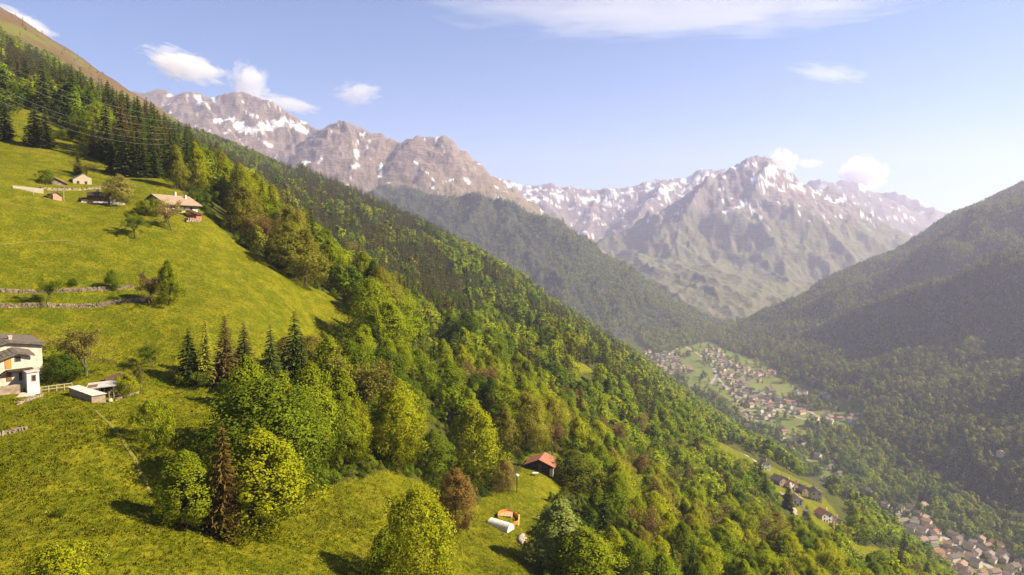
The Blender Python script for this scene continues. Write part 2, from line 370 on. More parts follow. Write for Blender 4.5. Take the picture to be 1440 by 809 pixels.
def mountain(name, th0, th1, dth, r0, r1, kr, hf, matl, cover):
    th = np.radians(np.arange(th0, th1, dth)); rr = np.exp(np.arange(math.log(r0), math.log(r1), kr))
    co, f = polar_mesh(name, th, rr, hf)
    g = floor_h(co[:, 0], co[:, 1]) - 60; low = co[:, 2] < g
    co[:, 2] = np.maximum(co[:, 2], g)
    f = f[~low[f].all(1)][:, ::-1]
    used = np.unique(f); rm = np.zeros(len(co), int); rm[used] = np.arange(len(used)); co = co[used]; f = rm[f]
    me = mesh_np(name, co, f); col_attr(me, 'cover', cover(co)); me.materials.append(matl)
    return link(name, me, kind='structure')
def blobs(px, py, lst):
    w = np.zeros(px.shape)
    for (cx, cy, rx, ry, ang) in lst:
        ca, sa = math.cos(R(ang)), math.sin(R(ang)); u = (px - cx) * ca + (py - cy) * sa; v = -(px - cx) * sa + (py - cy) * ca
        w = np.maximum(w, 1.25 - np.sqrt((u / rx) ** 2 + (v / ry) ** 2))
    return w
def snow_streaks(x, y, z, off):
    return ridged(x, y, 240, 5, off, .6) * .4 + fbm(x, y, 55, 5, off, .62) * .55 + .1
# snowfields and gullies as the photograph shows them (photo pixel, size, tilt)
SNOW_L = [(365, 182, 22, 9, -20), (395, 172, 18, 10, -20), (420, 180, 22, 7, 25), (340, 178, 20, 7, 30), (310, 172, 12, 6, 30), (282, 142, 14, 5, 40), (240, 135, 10, 3, 10), (300, 137, 12, 6, 60), (428, 170, 14, 5, 50),
   (430, 228, 5, 10, -20), (452, 222, 3, 9, 30), (501, 216, 2.5, 9, 10), (518, 228, 2.5, 11, 35), (536, 238, 3, 10, 5), (499, 233, 3, 6, 60), (440, 192, 10, 3, 20), (380, 205, 18, 3, 30), (500, 178, 6, 2, 10), (350, 160, 18, 4, 20), (385, 150, 14, 3, 15)]
def cov_massif(co):
    x, y, z = co.T; px, py = proj(x, y, z); n = snow_streaks(x, y, z, 13.0)
    s = sstep(.30, .62, blobs(px, py, SNOW_L) + (n - .62) * 1.3) + sstep(1.45, 1.6, n + (z - 700) / 1100.0) * .6
    g = 1 - sstep(150, 420, z + 80 * fbm(x, y, 200, 4, 3.0)); d = np.zeros(len(x))
    return np.stack([np.clip(s, 0, 1), g * .8, d], 1)
SNOW_P = [(1050, 232, 26, 4, 0), (1085, 240, 16, 9, 10), (1110, 250, 22, 5, 20), (1090, 260, 30, 4, 8), (1115, 262, 24, 4, 8), (1062, 250, 10, 10, 40), (1055, 290, 4, 14, -35), (1042, 284, 3, 9, -35), (1070, 306, 3, 6, -30), (1148, 268, 8, 4, 40), (1130, 256, 10, 3, 30), (1028, 238, 14, 3, -20), (1175, 282, 18, 6, 5), (1212, 303, 5, 3, 0), (914, 310, 9, 2.5, -30), (930, 312, 4, 1.5, -30)]
def cov_peak(co):
    x, y, z = co.T; px, py = proj(x, y, z); n = snow_streaks(x, y, z, 23.0)
    s = sstep(.28, .55, blobs(px, py, SNOW_P) + (n - .66) * 1.3) * sstep(0, 120, z) + sstep(1.35, 1.5, n + (z - 600) / 700.0) * .5
    g = 1 - sstep(-40, 260, z + 90 * fbm(x, y, 250, 4, 3.0) - .1 * (px - 950))
    return np.stack([np.clip(s, 0, 1), g, np.zeros(len(x))], 1)
def cov_back(co):
    x, y, z = co.T; px, py = proj(x, y, z); n = snow_streaks(x, y, z, 33.0)
    crest = np.interp(px, [680, 702, 745, 815, 842, 900, 985, 1040], [262, 246, 256, 262, 267, 252, 238, 245])
    e = py - crest
    s = sstep(.80, .98, n + .35 * (sstep(2, 8, e) * (1 - sstep(18, 48, e))) + .12 * np.sin(z / 26.0 + 5 * fbm(x, y, 400, 3, 1.)))
    return np.stack([s, 0 * s, 0 * s], 1)
def cov_far(co):
    x, y, z = co.T; px, py = proj(x, y, z); n = snow_streaks(x, y, z, 43.0)
    s = sstep(.3, .6, blobs(px, py, [(1160, 266, 14, 5, 30), (1178, 283, 22, 6, 5), (1215, 262, 14, 3, 10), (1325, 290, 14, 4, 0), (1300, 286, 10, 3, 40), (1275, 304, 6, 2, 0)]) + (n - .45)) + sstep(1.25, 1.4, n + (z - 450) / 900.0) * .4
    return np.stack([np.clip(s, 0, 1), 0 * s, 0 * s], 1)
def cov_spur(co):
    x, y, z = co.T
    return np.stack([0 * x, .9 + 0 * x, 0 * x], 1)
M_MASSIF = rock_mat('brown_rock', (0.145, 0.104, 0.0836), (0.220, 0.167, 0.1364), (0.101, 0.086, 0.0440), 0, .010)
M_PEAK = rock_mat('grey_rock', (0.132, 0.106, 0.0968), (0.194, 0.158, 0.1452), (.074, .080, .033), 0, .008)
M_SPUR = rock_mat('wooded_slope_shade', (.045, .045, .028), (.075, .07, .045), (.026, .034, .012), 0, .012)  # wooded ground, darkened in colour to stand for shade on the spur
mountain('mountain_massif', -36, 10, .085, 3500, 6600, .0042, massif_h, M_MASSIF, cov_massif)
mountain('mountain_peak', 2, 36, .085, 3000, 7400, .0046, peak_h, M_PEAK, cov_peak)
mountain('mountain_range', -6, 22, .1, 5800, 9000, .006, back_h, M_PEAK, cov_back)
mountain('mountain_far', 16, 40, .12, 6400, 9800, .007, far_h, M_PEAK, cov_far)
mountain('mountain_spur', -14, 20, .10, 2300, 4700, .0045, spur_h, M_SPUR, cov_spur)
# ------------------------------------------------------------------ trees: meshes of height 1 that are scaled where they stand
def tube(path, rad, n=5):
    path = np.asarray(path, float); k = len(path); V = []
    for i in range(k):
        d = path[min(i + 1, k - 1)] - path[max(i - 1, 0)]; d = d / (np.linalg.norm(d) + 1e-9)
        a = np.cross(d, [0.3, 0.9, 0.2]); a /= np.linalg.norm(a) + 1e-9; c = np.cross(d, a)
        for j in range(n):
            t = 2 * math.pi * j / n; V.append(path[i] + rad[i] * (math.cos(t) * a + math.sin(t) * c))
    F = [(i * n + j, i * n + (j + 1) % n, (i + 1) * n + (j + 1) % n, (i + 1) * n + j) for i in range(k - 1) for j in range(n)]
    return np.array(V), np.array(F)
def cat(parts):
    V, F, o = [], [], 0
    for v, f in parts:
        V.append(v); F.append(f + o); o += len(v)
    return np.concatenate(V), np.concatenate(F)
def quads(cen, nrm, size, g, aspect=.62, bend=.25):
    """leaf quads at points, facing along normals with jitter"""
    n = len(cen); nrm = nrm / (np.linalg.norm(nrm, axis=1, keepdims=True) + 1e-9)
    t = np.cross(nrm, g.normal(size=(n, 3))); t /= np.linalg.norm(t, axis=1, keepdims=True) + 1e-9
    s = np.cross(nrm, t); sz = (size * g.uniform(.7, 1.35, n))[:, None]
    a = t * sz * .5; c = s * sz * .5 * aspect; k = nrm * sz * bend
    V = np.stack([cen - a, cen - c + k * .3, cen + a - k * .5, cen + c + k * .3], 1).reshape(-1, 3)
    return V, np.arange(n * 4).reshape(n, 4)
def tint_attr(me, nquads, vper, g, lo=.62, hi=1.3):
    t = np.repeat(g.uniform(lo, hi, nquads), vper); a = me.attributes.new('tint', 'FLOAT', 'POINT'); a.data.foreach_set('value', t.astype(np.float32))
def sph(n, g):
    v = g.normal(size=(n, 3)); return v / np.linalg.norm(v, axis=1, keepdims=True)
def crown_profile(kind, h):
    """crown radius (share of the greatest) at relative crown height h"""
    if kind == 'round': return np.sqrt(np.clip(1 - (2 * h - .9) ** 2 / 1.21, 0, 1))
    if kind == 'oval': return np.clip(np.sin(np.clip(h * .93 + .1, 0, 1) * math.pi) ** .62, 0, 1)
    if kind == 'cone': return np.clip((1 - h) ** .75 * 1.05, 0, 1) * np.clip(h * 6 + .35, 0, 1)
    return np.clip(np.sin(np.clip(h * .8 + .2, 0, 1) * math.pi) ** .55, 0, 1)
def leaf_crown(g, kind='oval', width=.55, base=.12, npuff=70, nleaf=46, size=.034, puff=.075, lobes=True):
    hs = g.uniform(0, 1, npuff) ** .85; ang = g.uniform(0, 2 * math.pi, npuff)
    ph = g.uniform(0, 6.28, 3)
    prof = crown_profile(kind, hs) * (1 + (.20 * np.sin(2 * ang + ph[0] + 5 * hs) + .18 * np.sin(3 * ang + ph[1] - 8 * hs)) * lobes) * g.uniform(.78, 1.14, npuff)
    rad = width * .5 * prof * np.sqrt(g.uniform(.35, 1, npuff))
    cz = base + hs * (1 - base) * .96
    C = np.stack([rad * np.cos(ang), rad * np.sin(ang), cz], 1)
    pr = puff * g.uniform(.5, 1.5, npuff) * (.6 + .5 * prof)
    idx = np.repeat(np.arange(npuff), nleaf); d = sph(len(idx), g)
    d[:, 2] = d[:, 2] * .95 + .06
    pos = C[idx] + d * (pr[idx] * g.uniform(.72, 1.06, len(idx)))[:, None] * np.array([.95, .95, 1.08])
    out = d + .55 * (C[idx] - np.array([0, 0, base + .35 * (1 - base)])) / (width * .5) + g.normal(scale=.40, size=d.shape)
    V, F = quads(pos, out, size, g)
    soft = d * .8 + .9 * (C[idx] - np.array([0, 0, base + .35 * (1 - base)])) / (width * .5) + g.normal(scale=.22, size=d.shape); soft /= np.linalg.norm(soft, axis=1, keepdims=True)
    return V, F, np.repeat(soft, 4, 0)
def limb_set(g, width, base, top=.8, n=8, r0=.017, sides=6):
    lean = g.normal(scale=.012, size=2); P = [np.array([0, 0, -.06]), np.array([0, 0, .05]), np.array([lean[0], lean[1], .3]), np.array([lean[0] * 2, lean[1] * 2, .55]), np.array([lean[0] * 2.5, lean[1] * 2.5, top])]
    parts = [tube(P, [r0 * 1.35, r0, r0 * .78, r0 * .5, r0 * .15], sides)]
    for i in range(n):
        z = g.uniform(max(base, .14), .62); a = 2.4 * i + g.uniform(-.4, .4); L = width * g.uniform(.28, .46) * (1.1 - .5 * z)
        s = np.array([lean[0] * 2 * z / .55, lean[1] * 2 * z / .55, z]); e = s + np.array([math.cos(a) * L, math.sin(a) * L, L * g.uniform(.5, 1.1)])
        m = (s + e) / 2 + np.array([0, 0, -.02])
        parts.append(tube([s, m, e], [r0 * .42, r0 * .28, r0 * .09], 4))
    return cat(parts)
def spruce_boughs(g, width=.34, tiers=24, per=10, droop=.3, seg=3, base=.06, spray=5):
    V, F = [], []; o = 0
    for t in range(tiers):
        z = base + (1 - base) * (t / tiers) ** .93; r = width * .5 * (1 - (z - base) / (1 - base)) ** .82 * g.uniform(.82, 1.1) + .012
        nb = max(4, int(per * (.45 + .55 * (1 - z)))); a0 = g.uniform(0, 6.28)
        for k in range(nb):
            a = a0 + 2 * math.pi * k / nb + g.uniform(-.25, .25); L = r * g.uniform(.72, 1.14); dirv = np.array([math.cos(a), math.sin(a), 0]); sd = np.array([-dirv[1], dirv[0], 0])
            zz = z + g.uniform(-.5, .5) / tiers; w = L * (.30 if per < 12 else .20) + .005
            pts = [np.array([0, 0, zz]) + dirv * L * u + np.array([0, 0, -droop * L * (u ** 1.3) + (.16 * L if u > .8 else 0) * .4]) for u in np.linspace(.08, 1, seg + 1)]
            ws = [w * (.45 + 1.1 * u * (1 - u) * 2 if u < .95 else .16) for u in np.linspace(0, 1, seg + 1)]
            for i in range(seg + 1):
                V += [pts[i] + sd * ws[i] * .5 + np.array([0, 0, -ws[i] * .28]), pts[i] - sd * ws[i] * .5 + np.array([0, 0, -ws[i] * .28]), pts[i] + np.array([0, 0, .004])]
            for i in range(seg):
                b = o + 3 * i; F += [(b, b + 3, b + 5, b + 2), (b + 2, b + 5, b + 4, b + 1)]
            o += 3 * (seg + 1)
            for q in range(spray):
                u = g.uniform(.25, .95); p = pts[0] * (1 - u) + pts[-1] * u; s = (1 if q % 2 else -1) * sd * L * .26 * g.uniform(.6, 1.2) + dirv * L * .16 + np.array([0, 0, -L * .2 * g.uniform(.3, 1.2)])
                wv = dirv * L * .07
                V += [p - wv, p + wv, p + s + wv * .3, p + s - wv * .3]; F.append((o, o + 1, o + 2, o + 3)); o += 4
    V.append(np.array([.006, 0, .93])); V.append(np.array([-.003, .005, .93])); V.append(np.array([-.003, -.005, .93])); V.append(np.array([0, 0, 1.0])); F += [(o, o + 1, o + 3, o + 3), (o + 1, o + 2, o + 3, o + 3)][:0]
    return np.array(V), np.array(F)
def twig_tree(g, width, n0=7, r0=.016, low=.2):
    """forked branches of a tree with few leaves; returns branch mesh and twig ends"""
    parts, ends = [], []
    def grow(p, d, L, r, lev):
        m = p + d * L * .5 + g.normal(scale=L * .07, size=3); e = p + d * L + g.normal(scale=L * .08, size=3)
        parts.append(tube([p, m, e], [r, r * .8, r * .55], 5 if lev == 0 else 3)); 
        if lev >= 1: ends.append(m)
        if lev >= 3: ends.append(e); return
        for k in range(3 if lev else n0):
            nd = d + g.normal(scale=.52 + .12 * lev, size=3) + np.array([0, 0, .16]); nd[:2] *= 1.15; nd /= np.linalg.norm(nd)
            grow(e if k else m, nd, L * g.uniform(.55, .8), r * .55, lev + 1)
    grow(np.array([0, 0, -.05]), np.array([0, 0, 1.0]), low + .08, r0, 0)
    V, F = cat(parts); E = np.array(ends)
    zs = max(E[:, 2].max(), .01); k = 1 / zs; w = np.percentile(np.abs(E[:, :2]), 97) * 2; kx = width / w
    V = V * [kx, kx, k]; E = E * [kx, kx, k]; return V, F, E

# foliage materials: the colour comes from the tree's own object colour, or from a per-tree random pick for the woods
def leaf_mat(name, picks=None, trans=.38):
    m = bpy.data.materials.new(name); m.use_nodes = True; nt = m.node_tree; nt.nodes.clear(); N = NT(nt)
    info = N.n('ShaderNodeObjectInfo'); tint = N.attr('tint').outputs['Fac']
    if picks:
        k = len(picks); c = N.ramp(info.outputs['Random'], [(i / k, p) for i, p in enumerate(picks)], 'CONSTANT')
    else: c = info.outputs['Color']
    v = N.n('ShaderNodeHueSaturation', ins={'Color': c, 'Value': tint, 'Saturation': 1.0}).outputs[0]
    d = N.n('ShaderNodeBsdfDiffuse', ins={'Color': v}); t = N.n('ShaderNodeBsdfTranslucent', ins={'Color': v})
    mx = N.n('ShaderNodeMixShader', ins={0: trans, 1: d.outputs[0], 2: t.outputs[0]}); o = N.n('ShaderNodeOutputMaterial', ins={0: mx.outputs[0]})
    return m
def flat_mat(name, col, rough=.9, var=.25, scale=3.0, spec=.1, col2=None):
    m, nt, b = new_mat(name, rough, spec); N = NT(nt); co = N.n('ShaderNodeTexCoord').outputs['Object']
    f = N.remap(N.noise(co, scale, 4, .6), .3, .7)
    nt.links.new(N.mix(f, tuple(v * (1 - var) for v in col), col2 or tuple(min(1, v * (1 + var)) for v in col)), b.inputs['Base Color']); return m
M_LEAF = leaf_mat('foliage')
M_NEEDLE = leaf_mat('needles', trans=.12)
M_BARK = flat_mat('bark', (.075, .055, .038), scale=9)
M_PALEBARK = flat_mat('pale_bark', (.10, .078, .056), scale=9)
M_WOODLEAF = leaf_mat('wood_foliage', [(0.239, 0.283, 0.0104), (0.175, 0.232, 0.0112), (0.247, 0.283, 0.0160), (0.110, 0.172, 0.0112), (0.212, 0.259, 0.0104), (0.215, 0.221, 0.0200), (0.082, 0.130, 0.0104), (0.193, 0.248, 0.0136)])
M_DEEPLEAF = leaf_mat('far_slope_foliage', [(0.205, 0.235, 0.025), (0.150, 0.191, 0.022), (0.261, 0.259, 0.033), (0.123, 0.159, 0.020), (0.233, 0.270, 0.026), (0.215, 0.215, 0.034)])
M_WOODNEEDLE = leaf_mat('wood_needles', [(0.043, 0.050, 0.015), (0.057, 0.056, 0.017), (0.071, 0.054, 0.021), (0.040, 0.045, 0.014), (0.064, 0.068, 0.017)], trans=.1)

def mk_leaf(name, V, F, mat, g, lo=.62, hi=1.3, nrm=None):
    me = mesh_np(name, V, F, smooth=nrm is not None, mats=[mat])
    if nrm is not None: me.normals_split_custom_set_from_vertices(nrm)
    t = np.repeat(g.uniform(lo, hi, (len(V) + 3) // 4), 4)[:len(V)]
    a = me.attributes.new('tint', 'FLOAT', 'POINT'); a.data.foreach_set('value', t.astype(np.float32)); return me
def joined(name, VF_leaf, VF_wood, mleaf, mwood, g, lo=.62, hi=1.3):
    V, F = cat([VF_leaf[:2], VF_wood]); mi = np.concatenate([np.zeros(len(VF_leaf[1]), int), np.ones(len(VF_wood[1]), int)])
    me = mesh_np(name, V, F, smooth=len(VF_leaf) > 2, mats=[mleaf, mwood], midx=mi)
    if len(VF_leaf) > 2: me.normals_split_custom_set_from_vertices(np.concatenate([VF_leaf[2], np.zeros((len(VF_wood[0]), 3))]))
    t = np.ones(len(V)); k = len(VF_leaf[0]); t[:k] = np.repeat(g.uniform(lo, hi, (k + 3) // 4), 4)[:k]
    a = me.attributes.new('tint', 'FLOAT', 'POINT'); a.data.foreach_set('value', t.astype(np.float32)); return me
NEAR, MID = {}, {}
for i, (kind, w, base) in enumerate([('oval', .48, .04), ('oval', .56, .03), ('round', .64, .05), ('oval', .42, .03), ('cone', .58, .03), ('dome', .54, .02)]):
    g = np.random.default_rng(100 + i); V, F, NR = leaf_crown(g, kind, w, base, 130, 130, .0195, .078)
    NEAR.setdefault('leaf', []).append((mk_leaf('crown', V, F, M_LEAF, g, nrm=NR), mesh_np('trunk', *limb_set(g, w, base), mats=[M_BARK])))
for i, w in enumerate([.9, 1.15, 1.4]):
    g = np.random.default_rng(130 + i); V, F, NR = leaf_crown(g, 'round', w, -.05, 80, 120, .033, .13)
    NEAR.setdefault('shrub', []).append((mk_leaf('crown', V, F, M_LEAF, g, nrm=NR), mesh_np('stem', *limb_set(g, w, 0.1, .6, 7, .014), mats=[M_BARK])))
for i, w in enumerate([.34, .42, .30]):
    g = np.random.default_rng(150 + i); V, F = spruce_boughs(g, w, 32, 14, .34, 3, .05, 7)
    tr = tube([(0, 0, -.06), (0, 0, .4), (0, 0, .97)], [.016, .011, .002], 6)
    NEAR.setdefault('spruce', []).append((mk_leaf('crown', V, F, M_NEEDLE, g, .6, 1.45), mesh_np('trunk', *tr, mats=[M_BARK])))
for i, (w, nl) in enumerate([(.75, 15), (.9, 11), (.65, 17)]):
    g = np.random.default_rng(170 + i); bv, bf, E = twig_tree(g, w)
    idx = np.repeat(np.arange(len(E)), nl * 2); p = E[idx] + g.normal(scale=.030, size=(len(idx), 3)); V, F = quads(p, sph(len(p), g), .026, g)
    NEAR.setdefault('budding', []).append((mk_leaf('crown', V, F, M_LEAF, g), mesh_np('trunk', bv, bf, mats=[M_PALEBARK])))
for i, (kind, w) in enumerate([('oval', .60), ('round', .78), ('oval', .52), ('dome', .72), ('round', .66)]):
    g = np.random.default_rng(200 + i); MID.setdefault('leaf', []).append((kind, w, g))
# the trees of the woods further off: crown and trunk in one light mesh
def wood_leaf(i, n, nl, size, puff, mat):
    kind, w = [('oval', .54), ('round', .70), ('cone', .56), ('dome', .62), ('oval', .44), ('cone', .46), ('round', .82)][i % 7]; g = np.random.default_rng(220 + i)
    return joined('wood_tree', leaf_crown(g, kind, w, .06, n, nl, size, puff), tube([(0, 0, -.08), (0, 0, .5)], [.02, .012], 4), mat, M_BARK, g)
def wood_spruce(i, tiers, per, spray):
    g = np.random.default_rng(240 + i)
    return joined('wood_spruce', spruce_boughs(g, [.32, .38, .28][i % 3], tiers, per, .3, 2, .05, spray), tube([(0, 0, -.08), (0, 0, .9)], [.016, .003], 4), M_WOODNEEDLE, M_BARK, g, .6, 1.4)
def proto_collection(name, meshes):
    c = bpy.data.collections.new(name)
    for k, me in enumerate(meshes): c.objects.link(bpy.data.objects.new(me.name, me))
    return c
M_WOODLEAF2 = leaf_mat('dark_wood_foliage', [(0.089, 0.146, 0.0112), (0.126, 0.178, 0.0112), (0.068, 0.113, 0.0104), (0.147, 0.189, 0.0144), (0.105, 0.135, 0.0160)])
PC_LEAF_MID = proto_collection('wood_leaf_mid', [wood_leaf(i, 50, 34, .052, .10, M_WOODLEAF) for i in range(7)])
PC_LEAF_MID2 = proto_collection('dark_wood_leaf_mid', [wood_leaf(i + 3, 50, 34, .052, .10, M_WOODLEAF2) for i in range(7)])
PC_LEAF_FAR2 = proto_collection('dark_wood_leaf_far', [wood_leaf(i + 2, 26, 9, .13, .12, M_WOODLEAF2) for i in range(7)])
PC_LEAF_FAR = proto_collection('wood_leaf_far', [wood_leaf(i, 26, 9, .13, .12, M_WOODLEAF) for i in range(7)])
PC_LEAF_DEEP = proto_collection('slope_leaf_far', [wood_leaf(i, 24, 9, .13, .12, M_DEEPLEAF) for i in range(7)])
PC_SPRUCE = proto_collection('wood_spruce', [wood_spruce(i, 14, 7, 2) for i in range(3)])

def scatter(name, pts, height, widthk, rot, proto, **props):
    """one object whose points each carry one tree of the wood (geometry nodes)"""
    me = bpy.data.meshes.new(name); me.vertices.add(len(pts)); me.vertices.foreach_set('co', pts.astype(np.float32).ravel())
    sc = np.stack([height * widthk, height * widthk, height], 1).astype(np.float32)
    a = me.attributes.new('tree_scale', 'FLOAT_VECTOR', 'POINT'); a.data.foreach_set('vector', sc.ravel())
    a = me.attributes.new('tree_turn', 'FLOAT', 'POINT'); a.data.foreach_set('value', rot.astype(np.float32))
    o = link(name, me, **props); ng = bpy.data.node_groups.new(name, 'GeometryNodeTree'); N = NT(ng)
    ng.interface.new_socket('Geometry', in_out='INPUT', socket_type='NodeSocketGeometry'); ng.interface.new_socket('Geometry', in_out='OUTPUT', socket_type='NodeSocketGeometry')
    gi = ng.nodes.new('NodeGroupInput'); go = ng.nodes.new('NodeGroupOutput')
    ci = N.n('GeometryNodeCollectionInfo', transform_space='ORIGINAL'); ci.inputs[0].default_value = proto; ci.inputs[1].default_value = True; ci.inputs[2].default_value = True
    s = N.n('GeometryNodeInputNamedAttribute', data_type='FLOAT_VECTOR'); s.inputs[0].default_value = 'tree_scale'
    t = N.n('GeometryNodeInputNamedAttribute', data_type='FLOAT'); t.inputs[0].default_value = 'tree_turn'
    cx = N.n('ShaderNodeCombineXYZ', ins={2: t.outputs[0]}); e2r = N.n('FunctionNodeEulerToRotation', ins={0: cx.outputs[0]})
    m2p = N.n('GeometryNodeMeshToPoints')
    iop = N.n('GeometryNodeInstanceOnPoints'); ng.links.new(gi.outputs[0], m2p.inputs[0]); ng.links.new(m2p.outputs[0], iop.inputs['Points'])
    ng.links.new(ci.outputs[0], iop.inputs['Instance']); iop.inputs['Pick Instance'].default_value = True
    ng.links.new(e2r.outputs[0], iop.inputs['Rotation']); ng.links.new(s.outputs[0], iop.inputs['Scale']); ng.links.new(iop.outputs[0], go.inputs[0])
    md = o.modifiers.new('scatter', 'NODES'); md.node_group = ng; return o
# ------------------------------------------------------------------ buildings (sites first, so that the woods keep clear of them)
SITES = []          # (x, y, clear radius)
VILLAGE = [plan_hit(p) for p in ([(905, 495), (950, 498), (975, 525), (935, 530)], [(985, 495), (1010, 490), (1030, 515), (1060, 520), (1092, 525), (1050, 540), (1062, 555), (1035, 560), (1008, 540), (1000, 515)],
   [(1035, 558), (1080, 545), (1100, 560), (1140, 578), (1170, 584), (1215, 580), (1205, 592), (1150, 592), (1100, 582), (1060, 574), (1035, 570)], [(1040, 575), (1090, 580), (1078, 603), (1042, 603)],
   [(1112, 548), (1160, 550), (1168, 560), (1120, 562)])]
TOWN = [plan_hit([(1238, 708), (1290, 718), (1312, 742), (1345, 757), (1400, 768), (1450, 800), (1460, 825), (1360, 825), (1318, 790), (1280, 750)])]

# ------------------------------------------------------------------ named trees: where they stand in the photo and how they look
def C(r, g, b): return (r * 1.42, g * 1.38, b * .85, 1)
LIME, FRESH, MIDG, DARKG, OLIVE, RUSSET, PALE, SPR, BRSPR, STRAW, GREYB = C(.19, .205, .013), C(.145, .175, .012), C(.095, .13, .013), C(.05, .08, .012), C(.15, .14, .035), C(.165, .105, .045), C(.17, .20, .075), C(.035, .048, .014), C(.062, .042, .016), C(.25, .21, .10), C(.12, .085, .06)
